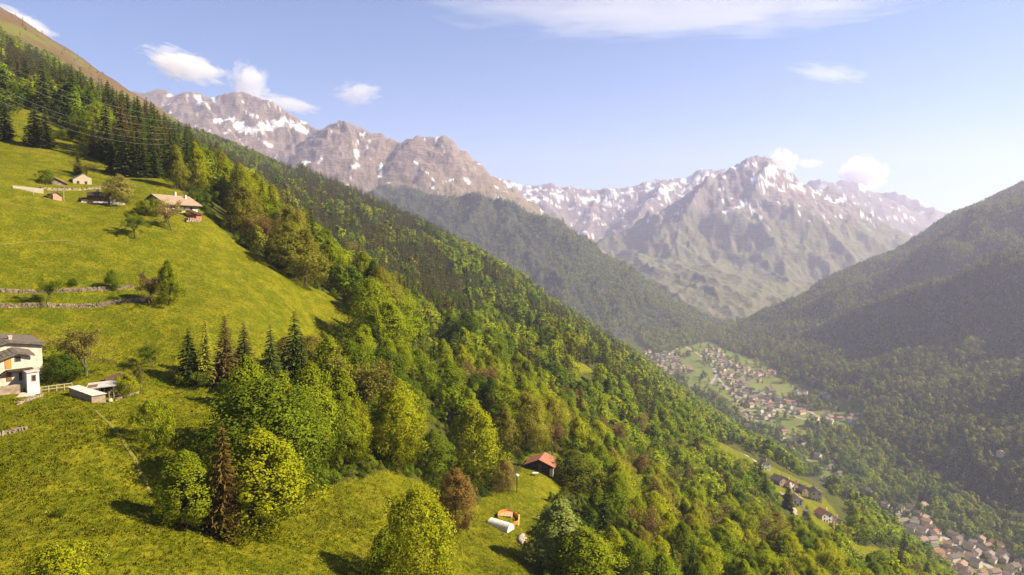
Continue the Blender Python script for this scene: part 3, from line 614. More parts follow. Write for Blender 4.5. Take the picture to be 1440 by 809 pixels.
# kind, base pixel, height in photo pixels, width factor, colour, label
NAMED = [
 ('shrub', 90, 838, 82, 1.25, LIME, 'bright yellow green bush in the bottom left corner of the meadow'),
 ('shrub', 82, 727, 11, 1.3, DARKG, 'tiny dark tussock alone on the lower meadow'),
 ('shrub', 214, 630, 66, .8, FRESH, 'light green bush alone on the grass below the wooden sheds'),
 ('leaf', 262, 742, 112, 1.45, FRESH, 'leafy tree left of the rusty brown spruce at the meadow edge'),
 ('spruce', 317, 756, 172, .85, BRSPR, 'rusty brown spruce at the lower meadow edge'),
 ('leaf', 368, 750, 150, 1.5, LIME, 'yellow green tree right of the rusty brown spruce'),
 ('leaf', 352, 658, 160, .95, FRESH, 'tall fresh green tree behind the rusty brown spruce'),
 ('spruce', 266, 534, 74, 1.25, SPR, 'dark spruce at the left end of the spruce clump on the meadow'),
 ('spruce', 291, 536, 96, .9, C(.15, .15, .03), 'yellowish slender conifer in the spruce clump on the meadow'),
 ('spruce', 318, 534, 92, 1.3, C(.075, .055, .03), 'brownish spruce in the middle of the spruce clump on the meadow'),
 ('spruce', 345, 540, 88, 1.2, C(.05, .05, .022), 'dark spruce at the right end of the spruce clump on the meadow'),
 ('budding', 190, 336, 36, 1.3, MIDG, 'small olive fruit tree alone on the slope below the dark chalet'),
 ('budding', 242, 324, 42, 1.2, STRAW, 'straw coloured fruit tree in front of the white upper chalet'),
 ('leaf', 168, 288, 42, 1.5, C(.22, .20, .08), 'pale yellow blossoming tree beside the dark chalet'),
 ('shrub', 206, 302, 20, 1.0, FRESH, 'dark green bush left of the white upper chalet'),
 ('shrub', 219, 304, 24, .8, FRESH, 'light green bush against the gable of the white upper chalet'),
 ('leaf', 238, 429, 62, 1.2, FRESH, 'green tree at the right end of the stone terraces'),
 ('budding', 211, 430, 46, 1.3, GREYB, 'bare grey brown tree at the right end of the stone terraces'),
 ('shrub', 158, 407, 28, .75, MIDG, 'small dark bush on the upper stone terrace'),
 ('shrub', 102, 402, 10, 1.2, DARKG, 'low dark bush growing from the upper terrace wall'),
 ('budding', 68, 430, 42, 1.2, FRESH, 'thin young tree on the lower stone terrace'),
 ('spruce', 8, 198, 62, 1.3, SPR, 'dark spruce at the left edge above the upper meadow'),
 ('spruce', 50, 206, 58, 1.35, SPR, 'left spruce of the dark pair on the upper meadow'),
 ('spruce', 66, 209, 60, 1.3, SPR, 'right spruce of the dark pair on the upper meadow'),
 ('spruce', 110, 246, 34, 1.25, SPR, 'small dark spruce behind the stone ruin'),
 ('budding', 122, 252, 24, 1.5, OLIVE, 'olive bush leaning over the stone ruin'),
 ('spruce', 133, 221, 50, 1.2, C(.045, .05, .018), 'spruce standing alone left of the dark spruce row'),
 ('shrub', 64, 258, 19, 1.3, MIDG, 'round green bush behind the thatched hut'),
 ('shrub', 93, 197, 15, 1.5, MIDG, 'round bush on the steep upper meadow'),
 ('spruce', 158, 243, 58, 1.1, SPR, 'first spruce of the dark row at the upper meadow edge'),
 ('spruce', 172, 247, 66, 1.2, SPR, 'second spruce of the dark row at the upper meadow edge'),
 ('spruce', 187, 248, 68, 1.2, SPR, 'third spruce of the dark row at the upper meadow edge'),
 ('spruce', 201, 249, 64, 1.2, SPR, 'fourth spruce of the dark row at the upper meadow edge'),
 ('spruce', 216, 250, 60, 1.2, SPR, 'last spruce of the dark row at the upper meadow edge'),
 ('leaf', 249, 266, 60, .9, C(.15, .15, .03), 'pale tree with light trunk at the top of the meadow edge'),
 ('budding', 121, 528, 68, 1.55, C(.17, .15, .05), 'large bare tree with dark forked trunk beside the white house'),
 ('shrub', 84, 536, 38, 1.5, DARKG, 'dark green thicket between the white house and the bare tree'),
 ('shrub', 176, 556, 30, 1.0, LIME, 'yellow green bush in front of the brown hut'),
 ('budding', 198, 553, 42, .7, OLIVE, 'thin leafless sapling right of the brown hut'),
 ('budding', 214, 516, 34, 1.4, MIDG, 'sparse green sapling left of the spruce clump'),
 ('shrub', 252, 540, 15, 1.0, LIME, 'small bright bush in the shade of the spruce clump'),
 ('leaf', 666, 682, 118, 1.1, LIME, 'tall oval yellow green tree left of the red roofed hut'),
 ('leaf', 610, 684, 78, 1.4, MIDG, 'dark green tree left of the tall oval tree'),
 ('leaf', 641, 748, 92, 1.05, RUSSET, 'russet brown tree left of the polytunnel'),
 ('leaf', 588, 846, 168, 1.0, LIME, 'big yellow green tree at the bottom centre of the photo'),
 ('leaf', 540, 836, 96, 1.1, FRESH, 'smaller tree tucked left of the big bottom centre tree'),
 ('leaf', 788, 812, 112, 1.75, PALE, 'whitish green tree right of the white rock'),
 ('leaf', 822, 845, 105, 1.6, FRESH, 'yellow green tree at the bottom right of the clearing'),
 ('leaf', 808, 694, 62, 2.2, C(.10, .12, .02), 'broad olive green tree right of the red roofed hut'),
 ('shrub', 706, 688, 42, .85, C(.17, .13, .05), 'wide straw brown bush left of the red roofed hut'),
 ('budding', 777, 640, 48, 1.0, C(.17, .11, .06), 'reddish bare tree behind the red roofed hut'),
 ('leaf', 655, 502, 62, 1.8, DARKG, 'dark round tree beside the small clearing in the wood'),
 ('leaf', 625, 545, 58, 1.0, FRESH, 'light tree below the small clearing in the wood'),
 ('leaf', 690, 520, 58, 1.6, MIDG, 'mid green tree right of the dark round tree'),
 ('spruce', 917, 762, 96, 1.25, C(.085, .06, .028), 'brownish spruce in the wood at the lower right'),
 ('spruce', 962, 790, 70, 1.4, C(.10, .08, .03), 'smaller brownish spruce at the lower right'),
 ('leaf', 440, 536, 64, 1.8, OLIVE, 'olive budding tree at the foot of the rounded meadow'),
 ('leaf', 402, 540, 66, 1.7, C(.15, .125, .04), 'brownish budding tree at the foot of the rounded meadow'),
 ('leaf', 430, 402, 78, 1.5, C(.155, .15, .03), 'round straw green tree behind the edge of the rounded meadow'),
 ('leaf', 404, 386, 70, 1.4, C(.145, .145, .03), 'olive round tree behind the edge of the rounded meadow'),
 ('spruce', 1108, 716, 40, 1.5, SPR, 'dark spruce below the hamlet on the ridge'),
 ('spruce', 1133, 752, 44, 1.5, C(.05, .045, .02), 'brown spruce beside the pale shaft below the hamlet'),
]
def gz_at(x, y): return float(ground_h(np.array([x]), np.array([y]))[0])
CAT = {'leaf': ('broadleaf_tree', 'tree'), 'shrub': ('shrub', 'bush'), 'spruce': ('spruce_tree', 'spruce'), 'budding': ('budding_tree', 'tree')}
KEEP = []           # stands taken: x, y, radius
tree_n = 0
def plant(kind, x, y, z, h, wk, col, label, group=None, variant=None, turn=None):
    global tree_n
    i = tree_n if variant is None else variant; tree_n += 1
    nm, cat_ = CAT[kind]; cr, tr = NEAR[kind][i % len(NEAR[kind])]
    o = bpy.data.objects.new(nm, None); o.empty_display_size = .5; COL.objects.link(o); o.location = (x, y, z); o.scale = (h * wk, h * wk, h)
    o.rotation_euler = (0, 0, random.uniform(0, 6.28) if turn is None else turn); o['label'] = label; o['category'] = cat_
    if group: o['group'] = group
    c = bpy.data.objects.new('crown', cr); COL.objects.link(c); c.parent = o; c.color = col
    t = bpy.data.objects.new('stem' if kind == 'shrub' else 'trunk', tr); COL.objects.link(t); t.parent = o
    return o
nb = hit([n[1] for n in NAMED], [n[2] for n in NAMED])
for (kind, px, py, hp, wk, col, lab), (x, y, z) in zip(NAMED, nb):
    h = hp * y / FPX * 1.02
    plant(kind, x, y, z, h, wk, col, lab); KEEP.append((x, y, h * wk * (.30 if kind != 'spruce' else .18)))
# ------------------------------------------------------------------ buildings and small things
class MB:
    """collects boxes and prisms and links them as one mesh object"""
    def __init__(s): s.V, s.F = [], []
    def add(s, v, f):
        o = len(s.V); s.V += [tuple(map(float, p)) for p in v]; s.F += [tuple(i + o for i in q) for q in f]; return s
    def box(s, x0, x1, y0, y1, z0, z1):
        return s.add([(x, y, z) for x in (x0, x1) for y in (y0, y1) for z in (z0, z1)], [(0, 1, 3, 2), (4, 6, 7, 5), (0, 4, 5, 1), (2, 3, 7, 6), (0, 2, 6, 4), (1, 5, 7, 3)])
    def prism(s, poly, y0, y1):
        """outline in x,z (anticlockwise seen from the front) pushed back from y0 to y1"""
        n = len(poly); v = [(x, y0, z) for x, z in poly] + [(x, y1, z) for x, z in poly]
        return s.add(v, [tuple(range(n)), tuple(range(2 * n - 1, n - 1, -1))] + [(i + n, (i + 1) % n + n, (i + 1) % n, i) for i in range(n)])
    def slab(s, p, t):
        """plate through four points, thickness t downwards"""
        v = [tuple(q) for q in p] + [(q[0], q[1], q[2] - t) for q in p]
        return s.add(v, [(0, 1, 2, 3), (7, 6, 5, 4)] + [(i + 4, (i + 1) % 4 + 4, (i + 1) % 4, i) for i in range(4)])
    def bar(s, a, b, r, n=6):
        V, F = tube([a, b], [r, r], n); return s.add(V, [tuple(f) for f in F])
    def mesh(s, name, mats):
        me = bpy.data.meshes.new(name); me.from_pydata(s.V, [], s.F)
        for m in (mats if isinstance(mats, (list, tuple)) else [mats]): me.materials.append(m)
        bm = bmesh.new(); bm.from_mesh(me); bmesh.ops.recalc_face_normals(bm, faces=bm.faces); bm.to_mesh(me); bm.free(); return me
    def build(s, name, mat, parent=None, **k): return link(name, s.mesh(name, mat), parent, **k)
def thing(name, label, cat_, loc, rz=0.0, group=None, scale=1.0):
    o = bpy.data.objects.new(name, None); COL.objects.link(o); o.location = loc; o.rotation_euler = (0, 0, rz); o.scale = (scale,) * 3
    o.empty_display_size = 1; o['label'] = label; o['category'] = cat_
    if group: o['group'] = group
    return o
def stand(px, py):
    """point of the land seen at a pixel, the turn that faces it to the camera and metres per photo pixel there"""
    p = hit([px], [py])[0]; return p, -math.atan2(p[0], p[1]), float((p[1] * _cp - p[2] * _sp) / FPX)
def stone(g, sx, sy, sz, x, y, z):
    """an uneven block (8 corners jittered)"""
    c = np.array([(a, b, d) for a in (-.5, .5) for b in (-.5, .5) for d in (0, 1)], float) * [sx, sy, sz] + g.normal(scale=.10 * min(sx, sz), size=(8, 3))
    a = g.uniform(-.3, .3); r = np.array([[math.cos(a), -math.sin(a), 0], [math.sin(a), math.cos(a), 0], [0, 0, 1]])
    return c @ r.T + [x, y, z], [(0, 1, 3, 2), (4, 6, 7, 5), (0, 4, 5, 1), (2, 3, 7, 6), (0, 2, 6, 4), (1, 5, 7, 3)]
M_PLASTER = flat_mat('white_plaster', (.46, .41, .34), var=.26, scale=.9)
M_PLASTER2 = flat_mat('warm_plaster', (.55, .46, .37), var=.15, scale=1.2)
M_STONEROOF = flat_mat('stone_slabs', (.115, .095, .08), var=.35, scale=2.5)
M_DARKWOOD = flat_mat('dark_wood', (.055, .038, .028), var=.3, scale=4)
M_BROWNWOOD = flat_mat('brown_wood', (.15, .085, .045), var=.3, scale=4)
M_ORANGEWOOD = flat_mat('orange_wood', (.42, .20, .05), var=.15, scale=4)
M_OLDWOOD = flat_mat('weathered_wood', (.33, .27, .19), var=.25, scale=4)
M_SHEET = flat_mat('sheet_metal', (.40, .37, .35), var=.2, scale=1.5, rough=.55)
M_SHEDWALL = flat_mat('shed_boards', (.26, .20, .15), var=.3, scale=2.5)
M_STONE = flat_mat('field_stone', (.23, .18, .135), var=.5, scale=1.3)
M_REDROOF = flat_mat('red_roof', (.27, .115, .075), var=.2, scale=2)
M_TANROOF = flat_mat('tan_roof', (.24, .17, .125), var=.18, scale=1.3)
M_GLASS = flat_mat('window_glass', (.03, .035, .04), var=.2, rough=.15, spec=.5)
M_RED = flat_mat('red_paint', (.45, .11, .07), var=.2, scale=3)
M_WHITE = flat_mat('white_paint', (.58, .54, .50), var=.08, scale=2)
M_ORANGE = flat_mat('orange_net', (.75, .17, .03), var=.15, scale=4)
M_PLASTIC = flat_mat('white_plastic', (.66, .58, .52), var=.12, scale=2, rough=.4, spec=.4)
M_ROCK = flat_mat('pale_rock', (.36, .30, .23), var=.2, scale=2)
M_CONC = flat_mat('concrete', (.36, .31, .27), var=.15, scale=1)
M_THATCH = flat_mat('thatch', (.28, .19, .09), var=.3, scale=4)
M_ROAD = flat_mat('road_surface', (.30, .265, .22), var=.12, scale=.2)
M_WIRE = flat_mat('cable', (.34, .32, .28), var=.1, rough=.4, spec=.5)
def window(parent, x, z, w, h, y, frame=M_BROWNWOOD):
    """window on a wall that faces -y: frame, and the pane set into it"""
    f = MB(); t = .09
    f.box(x - w / 2, x + w / 2, y - .05, y + .03, z, z + t).box(x - w / 2, x + w / 2, y - .05, y + .03, z + h - t, z + h)
    f.box(x - w / 2, x - w / 2 + t, y - .05, y + .03, z + t, z + h - t).box(x + w / 2 - t, x + w / 2, y - .05, y + .03, z + t, z + h - t)
    o = f.build('window', frame, parent); MB().box(x - w / 2 + t, x + w / 2 - t, y - .025, y + .02, z + t, z + h - t).build('pane', M_GLASS, o); return o
def slates(roof, quad, g, nu, nv, mat, t=.05):
    """uneven stone plates laid on a roof plane given by four corners (eave left, eave right, ridge right, ridge left)"""
    q = [np.array(c, float) for c in quad]; m = MB()
    for j in range(nv):
        for i in range(nu):
            u0, u1 = (i + (j % 2) * .5) / (nu + .5), (i + 1 + (j % 2) * .5) / (nu + .5) - .004; v0, v1 = j / nv, min(1, (j + 1.18) / nv)
            P = lambda u, v: (q[0] * (1 - u) + q[1] * u) * (1 - v) + (q[3] * (1 - u) + q[2] * u) * v
            a, b, c, d = P(u0, v0), P(u1, v0), P(u1, v1), P(u0, v1); k = g.uniform(.03, .09)
            m.slab([a + [0, 0, t + k], b + [0, 0, t + k * g.uniform(.7, 1.2)], c + [0, 0, t * .6 + .01], d + [0, 0, t * .6 + .01]], t)
    m.build('slates', mat, roof, kind='stuff')
g = np.random.default_rng(77)
# --- the white farmhouse at the left edge
p, rz, s = stand(30, 547)
h1 = thing('farmhouse', 'white farmhouse with grey stone slab roofs at the left edge of the meadow', 'house', p, rz + .22); S = s
X_ = lambda px: (px - 30) * S
Z_ = lambda py: (547 - py) * S
MB().prism([(X_(-40), -2), (X_(43), -2), (X_(43), Z_(502)), (X_(28), Z_(497)), (X_(-40), Z_(519))], 0, 6.0).build('wall', M_PLASTER, h1)
MB().prism([(X_(-30), -2), (X_(64), -2), (X_(64), Z_(492)), (X_(24), Z_(484)), (X_(-30), Z_(496))], 3.2, 11.0).build('rear_wall', M_PLASTER, h1)
def roofpair(parent, apex, left, right, y0, y1, th, nm, n, dz=0.0):
    m = MB(); m.slab([(left[0], y0, left[1]), (apex[0], y0, apex[1]), (apex[0], y1, apex[1] + dz), (left[0], y1, left[1] + dz)], th)
    r1 = m.build(nm, M_STONEROOF, parent); m = MB(); m.slab([(apex[0], y0, apex[1]), (right[0], y0, right[1]), (right[0], y1, right[1] + dz), (apex[0], y1, apex[1] + dz)], th)
    r2 = m.build(nm, M_STONEROOF, parent)
    slates(r1, [(left[0], y0, left[1]), (left[0], y1, left[1] + dz), (apex[0], y1, apex[1] + dz), (apex[0], y0, apex[1])], g, n, n + 2, M_STONEROOF)
    slates(r2, [(right[0], y1, right[1] + dz), (right[0], y0, right[1]), (apex[0], y0, apex[1]), (apex[0], y1, apex[1] + dz)], g, n, 4, M_STONEROOF); return r1
roofpair(h1, (X_(28), Z_(494.5)), (X_(-42), Z_(517)), (X_(47), Z_(500)), -.7, 3.15, .22, 'roof', 10, .45)
r_ = roofpair(h1, (X_(24), Z_(481.5)), (X_(-34), Z_(494)), (X_(68), Z_(489.5)), 2.6, 11.4, .25, 'roof', 14, .5)
MB().box(X_(27), X_(31), 4.6, 5.2, Z_(487), Z_(477)).box(X_(26.4), X_(31.6), 4.5, 5.3, Z_(477), Z_(475.5)).build('chimney', M_PLASTER, r_)
MB().box(X_(12.7), X_(20), -.08, .05, Z_(516), Z_(502.5)).build('door', M_ORANGEWOOD, h1, label='orange wooden upper door')
MB().box(X_(13.5), X_(19.5), -.08, .05, Z_(534), Z_(521.5)).build('door', M_BROWNWOOD, h1, label='dark brown lower door')
MB().box(X_(28), X_(31.5), -.08, .05, Z_(535), Z_(523.5)).build('door', M_DARKWOOD, h1)
window(h1, X_(27.7), Z_(508), .85, .85, 0); window(h1, X_(1.5), Z_(511.5), .45, .55, 0); window(h1, X_(10), Z_(526.5), .3, .4, 0)
MB().box(X_(13), X_(43.5), -1.15, -.01, Z_(519.5), Z_(517.8)).build('balcony', M_DARKWOOD, h1)
pch = MB().prism([(X_(32), -1.2), (X_(46.5), -1.2), (X_(46.5), Z_(523)), (X_(32), Z_(522))], -2.6, -1.16).build('porch', M_WHITE, h1)
window(h1, X_(40), Z_(534.5), .65, 1.05, -2.61, M_RED)
MB().box(X_(31), X_(47.5), -2.8, -.9, Z_(521.5), Z_(520.3)).build('porch_roof', M_SHEET, h1)
st = MB()
for i in range(8): st.box(X_(-6 + i * 2.4), X_(-3.6 + i * 2.4), -1.0, -.05, Z_(531 - i * 1.7) - .25, Z_(531 - i * 1.7))
st.build('staircase', M_DARKWOOD, h1)
MB().box(X_(-10), X_(29), -1.7, -1.0, -1.0, Z_(538)).build('porch_wall', M_STONE, h1)
# paving and stones before the house
def rubble(name, label, pa, pb, n, w, hh, seed, mat=M_STONE, cat_='wall', rows=2):
    """a line of laid stones from one pixel to another"""
    g = np.random.default_rng(seed); A, B = hit([pa[0], pb[0]], [pa[1], pb[1]]); o = thing(name, label, cat_, (float(A[0]), float(A[1]), float(A[2]))); m = MB(); L = np.hypot(*(B - A)[:2])
    ca, sa = (B - A)[:2] / L; z0 = 0
    for r in range(rows):
        k = n
        for i in range(k):
            if cat_ == 'wall' and g.uniform() < (.03 if r == 0 else .16): continue
            t = (i + .5 * (r % 2) + g.uniform(-.12, .12)) / k; q = A + (B - A) * t; q[2] = gz_at(q[0], q[1])
            V, F = stone(g, L / k * g.uniform(.75, 1.15), w * g.uniform(.8, 1.1), hh / rows * g.uniform(.8, 1.35), 0, 0, 0)
            V = np.stack([V[:, 0] * ca - V[:, 1] * sa, V[:, 0] * sa + V[:, 1] * ca, V[:, 2]], 1) + (q - A) + [0, 0, r * hh / rows - .15]; m.add(V, F)
    m.build('stones', mat, o, kind='stuff'); return o
rubble('rubble_wall', 'row of pale stones on the grass in front of the white farmhouse', (-6, 556), (25, 552), 16, .6, .6, 1)
rubble('rubble_wall', 'short slanting row of stones below the wooden rail fence', (24, 569), (60, 556), 14, .5, .45, 2)
rubble('stone_ledge', 'flat pale stone strip at the left edge of the lower meadow', (-8, 613), (40, 601), 16, 1.5, .25, 3, M_STONE, 'ledge', 1)
rubble('rubble_wall', 'low stone wall curving below the sheds', (163, 563), (194, 553), 16, .5, .5, 4)
rubble('terrace_wall', 'upper dry stone terrace wall on the big meadow', (-12, 409), (188, 405), 105, .7, .80, 5, rows=3)
rubble('terrace_wall', 'lower dry stone terrace wall on the big meadow', (-12, 431), (207, 424), 110, .7, .85, 6, rows=3)
rubble('garden_wall', 'stone wall along the grass path above the dark chalet', (57, 266), (150, 264), 60, .7, .75, 7, rows=2)
p, rz, s = stand(37, 557); pv = thing('paving', 'pale paved doorstep in front of the white porch', 'paving', p, rz)
MB().slab([(-1.3, -.6, .12), (1.2, -.6, .10), (1.0, .7, .5), (-.7, .7, .5)], .6).build('slab', M_CONC, pv)
# --- rail fence
A, B = hit([57, 101], [553, 547]); fn = thing('rail_fence', 'pale wooden rail fence between the white farmhouse and the sheds', 'fence', tuple(A))
for k in range(5):
    t = k / 4; q = (B - A) * t; zz = gz_at(A[0] + q[0], A[1] + q[1]) - A[2]; MB().box(q[0] - .07, q[0] + .07, q[1] - .07, q[1] + .07, zz - .4, zz + 1.05).build('post', M_OLDWOOD, fn)
for hh in (.45, .95):
    m = MB(); m.bar((0, 0, hh), tuple(B - A + [0, 0, hh]), .07); m.build('rail', M_OLDWOOD, fn)
# --- sheds
p, rz, s = stand(128, 566); sh = thing('shed', 'long low shed with a sheet metal roof beside the rail fence', 'shed', p, rz)
def pt(px, py, y): return ((px - 128) * s, y, (566 - py) * s + y * .12)
m = MB(); c = [(-2.95, 2.6), (-1.55, 3.0), (2.05, .35), (.1, -.1)]     # plan corners: back left, back, right end, front
zt = [2.25, 2.35, 1.05, 1.0]
m.add([(x, y, -1.0) for x, y in c] + [(x, y, z) for (x, y), z in zip(c, zt)], [(0, 1, 2, 3)] + [(i, (i + 1) % 4, (i + 1) % 4 + 4, i + 4) for i in range(4)] + [(7, 6, 5, 4)]).build('wall', M_SHEDWALL, sh)
cm = np.mean(c, 0); q = [((x - cm[0]) * 1.08 + cm[0], (y - cm[1]) * 1.12 + cm[1], z + .12) for (x, y), z in zip(c, zt)]
MB().slab(q, .09).build('roof', M_SHEET, sh)
for k in range(4):
    t0 = (k + 1) / 5; a = np.array(q[0]) * (1 - t0) + np.array(q[3]) * t0; b_ = np.array(q[1]) * (1 - t0) + np.array(q[2]) * t0
    MB().bar(a + [0, 0, .02], b_ + [0, 0, .02], .035, 4).build('roof_batten', M_OLDWOOD, sh)
p, rz, s = stand(146, 560); sh = thing('shed', 'small open shed with a flat patched roof behind the long low shed', 'shed', p, rz - .15)
MB().box(-2.2, -.6, 0, 2.2, -.6, 1.75).build('wall', M_PLASTER2, sh); MB().box(-.6, 1.5, 1.6, 2.2, -.6, 1.9).build('back_wall', M_DARKWOOD, sh)
for x in (.1, 1.45): MB().box(x - .08, x + .08, .1, .26, -.6, 1.85).build('post', M_OLDWOOD, sh)
rf = MB().slab([(-2.5, -.45, 1.85), (1.9, -.45, 2.1), (1.9, 2.6, 2.5), (-2.5, 2.6, 2.2)], .14).build('roof', M_SHEET, sh)
MB().slab([(-2.3, -.2, 1.95), (-.9, -.2, 2.03), (-.9, 1.2, 2.22), (-2.3, 1.2, 2.10)], .06).build('patch', M_BROWNWOOD, rf)
p, rz, s = stand(172, 546); sh = thing('hut', 'brown hut with a sagging brown roof behind the yellow green bush', 'hut', p, rz + .1)
MB().prism([(-2.0, -.6), (1.9, -.6), (1.9, 1.3), (0, 2.1), (-2.0, 1.5)], 0, 2.6).build('wall', M_DARKWOOD, sh)
MB().slab([(-2.4, -.5, 1.5), (.05, -.5, 2.25), (.05, 3.0, 2.35), (-2.4, 3.0, 1.6)], .14).build('roof', M_BROWNWOOD, sh)
MB().slab([(.05, -.5, 2.25), (2.3, -.5, 1.3), (2.3, 3.0, 1.35), (.05, 3.0, 2.35)], .14).build('roof', M_BROWNWOOD, sh)
MB().box(.2, .9, -.06, .04, -.5, 1.2).build('door', M_SHEDWALL, sh)
p, rz, s = stand(160, 559); fr = thing('cold_frame', 'grey wooden box frame standing before the small open shed', 'frame', p, rz)
for z in (.25, .95): 
    for (a, b_) in (((-.65, 0), (.65, 0)), ((.65, 0), (.65, .8)), ((.65, .8), (-.65, .8)), ((-.65, .8), (-.65, 0))): MB().bar((*a, z), (*b_, z), .06, 4).build('rail', M_OLDWOOD, fr)
for x in (-.65, .65):
    for y in (0, .8): MB().box(x - .06, x + .06, y - .06, y + .06, -.3, 1.05).build('leg', M_OLDWOOD, fr)
def boulder(px, py, sx, sz, label, seed, mat=M_ROCK, name='boulder', sy=None):
    g = np.random.default_rng(seed); p, rz, s = stand(px, py); bm = bmesh.new(); bmesh.ops.create_icosphere(bm, subdivisions=2, radius=.5)
    for v in bm.verts:
        d = v.co.normalized(); v.co *= 1 + .16 * math.sin(4 * d.x + seed) * math.cos(4 * d.y - seed) + .12 * math.sin(9 * d.z + seed * 2); v.co = Vector((v.co.x * sx, v.co.y * (sy or sx), v.co.z * sz + sz * .3))
    me = bpy.data.meshes.new(name); bm.to_mesh(me); bm.free(); me.materials.append(mat); [setattr(f_, 'use_smooth', True) for f_ in me.polygons]; o = link(name, me, label=label, category='rock'); o.location = p; o.rotation_euler = (0, 0, rz); return o
boulder(155, 565, .8, .7, 'white stone in front of the wooden sheds', 3)
boulder(734, 760, 2.1, 1.0, 'pale rock on the grass right of the polytunnel', 5, sy=5.0)
# --- white upper chalet
p, rz, s = stand(232, 304); ch = thing('chalet', 'white chalet with a pale stone roof at the top of the rounded meadow', 'house', p, rz + .85); k = s
W_, D_ = 14.0, 7.0
MB().prism([(0, -2.5), (W_, -2.5), (W_, 4.2), (0, 4.2)], 0, D_ * .5).build('wall', M_PLASTER, ch)
gb = MB(); gb.add([(-.02, 0, -2), (-.02, D_, -2), (-.02, D_, 4.2), (-.02, D_ / 2, 6.3), (-.02, 0, 4.2)] + [(W_, 0, -2), (W_, D_, -2), (W_, D_, 4.2), (W_, D_ / 2, 6.3), (W_, 0, 4.2)], [(0, 1, 2, 3, 4), (9, 8, 7, 6, 5), (0, 4, 9, 5), (1, 6, 7, 2), (2, 7, 8, 3), (3, 8, 9, 4), (0, 5, 6, 1)])
for v in range(len(gb.V)): gb.V[v] = (gb.V[v][0], gb.V[v][1] + .02, gb.V[v][2])
gb.build('gable_wall', M_PLASTER2, ch)
MB().slab([(-1.2, -1.3, 3.6), (W_ + .7, -1.3, 3.6), (W_ + .7, D_ / 2, 6.55), (-1.2, D_ / 2, 6.55)], .22).build('roof', M_TANROOF, ch)
MB().slab([(-1.2, D_ / 2, 6.55), (W_ + .7, D_ / 2, 6.55), (W_ + .7, D_ + 1.1, 3.7), (-1.2, D_ + 1.1, 3.7)], .22).build('roof', M_TANROOF, ch)
for x, y in ((8.2, 3.3), (11.5, 2.3)): MB().box(x - .35, x + .35, y - .3, y + .3, 5.0, 7.6 if y > 3 else 6.8).build('chimney', M_PLASTER, ch)
MB().box(1.0, 5.8, -1.0, -.01, 1.25, 1.4).box(1.0, 5.8, -1.0, -.92, 1.4, 2.15).build('balcony', M_DARKWOOD, ch)
window(ch, 2.4, 2.3, 1.0, 1.2, 0); window(ch, 4.6, 2.3, 1.0, 1.2, 0); window(ch, 8.0, 1.9, 1.0, 1.1, 0); window(ch, 11.2, 1.9, 1.0, 1.1, 0)
MB().box(1.0, 2.0, -.07, .04, -1.6, .6).build('door', M_DARKWOOD, ch); MB().box(-.1, .5, -.1, -.005, -1.8, 3.8).build('corner_post', M_RED, ch)
p2, rz2, s2 = stand(270, 308); an = thing('annexe', 'small red walled lean-to at the right end of the white chalet', 'shed', p2, rz2 - .5)
MB().prism([(-2.0, -1.5), (1.4, -1.5), (1.4, 1.3), (-2.0, 2.7)], 0, 3).build('wall', M_RED, an); MB().slab([(-2.2, -.6, 2.9), (1.9, -.6, 1.3), (1.9, 3.4, 1.4), (-2.2, 3.4, 3.0)], .15).build('roof', M_DARKWOOD, an)
rubble('rubble_wall', 'broken stone wall at the right end of the white chalet', (262, 312), (282, 312), 12, 1.2, 1.1, 9)
# --- dark chalet
p, rz, s = stand(140, 288); ch = thing('chalet', 'dark brown wooden chalet with a white balcony strip on the upper meadow', 'house', p, rz)
MB().box(-2.8, 4.6, 0, 5.5, -1.5, 2.6).build('wall', M_BROWNWOOD, ch)
MB().slab([(-3.2, -.9, 2.75), (3.2, -.9, 2.75), (3.2, 3.0, 3.9), (-3.2, 3.0, 3.9)], .22).build('roof', M_DARKWOOD, ch); MB().slab([(-3.2, 3.0, 3.9), (3.2, 3.0, 3.9), (3.2, 6.4, 2.7), (-3.2, 6.4, 2.7)], .22).build('roof', M_DARKWOOD, ch)
MB().box(-1.6, 2.2, -.8, -.7, .55, .95).box(-1.6, 2.2, -.8, -.01, .45, .55).build('balcony', M_WHITE, ch)
for x in (-1.2, .2, 1.6): window(ch, x, 1.2, .8, .8, 0, M_RED)
MB().prism([(3.3, -1.2), (6.6, -1.2), (6.6, 1.2), (5.0, 2.5), (3.3, 1.4)], -.5, 2.5).build('white_gable', M_PLASTER, ch); MB().prism([(3.0, 1.35), (5.0, 2.75), (6.9, 1.05), (6.9, 1.25), (5.0, 2.98), (3.0, 1.58)], -.9, 2.8).build('gable_roof', M_DARKWOOD, ch)
MB().box(-4.6, -2.9, .3, 3.2, -1.2, 1.5).build('lean_to', M_PLASTER2, ch); MB().slab([(-5.2, -.2, 1.45), (-2.7, -.2, 2.2), (-2.7, 3.6, 2.2), (-5.2, 3.6, 1.45)], .16).build('lean_to_roof', M_DARKWOOD, ch)
MB().box(2.7, 3.1, -.9, -.6, -1.2, 2.5).build('post', M_WHITE, ch); MB().box(-.9, -.1, 2.2, 2.9, 3.4, 4.6).build('chimney', M_CONC, ch)
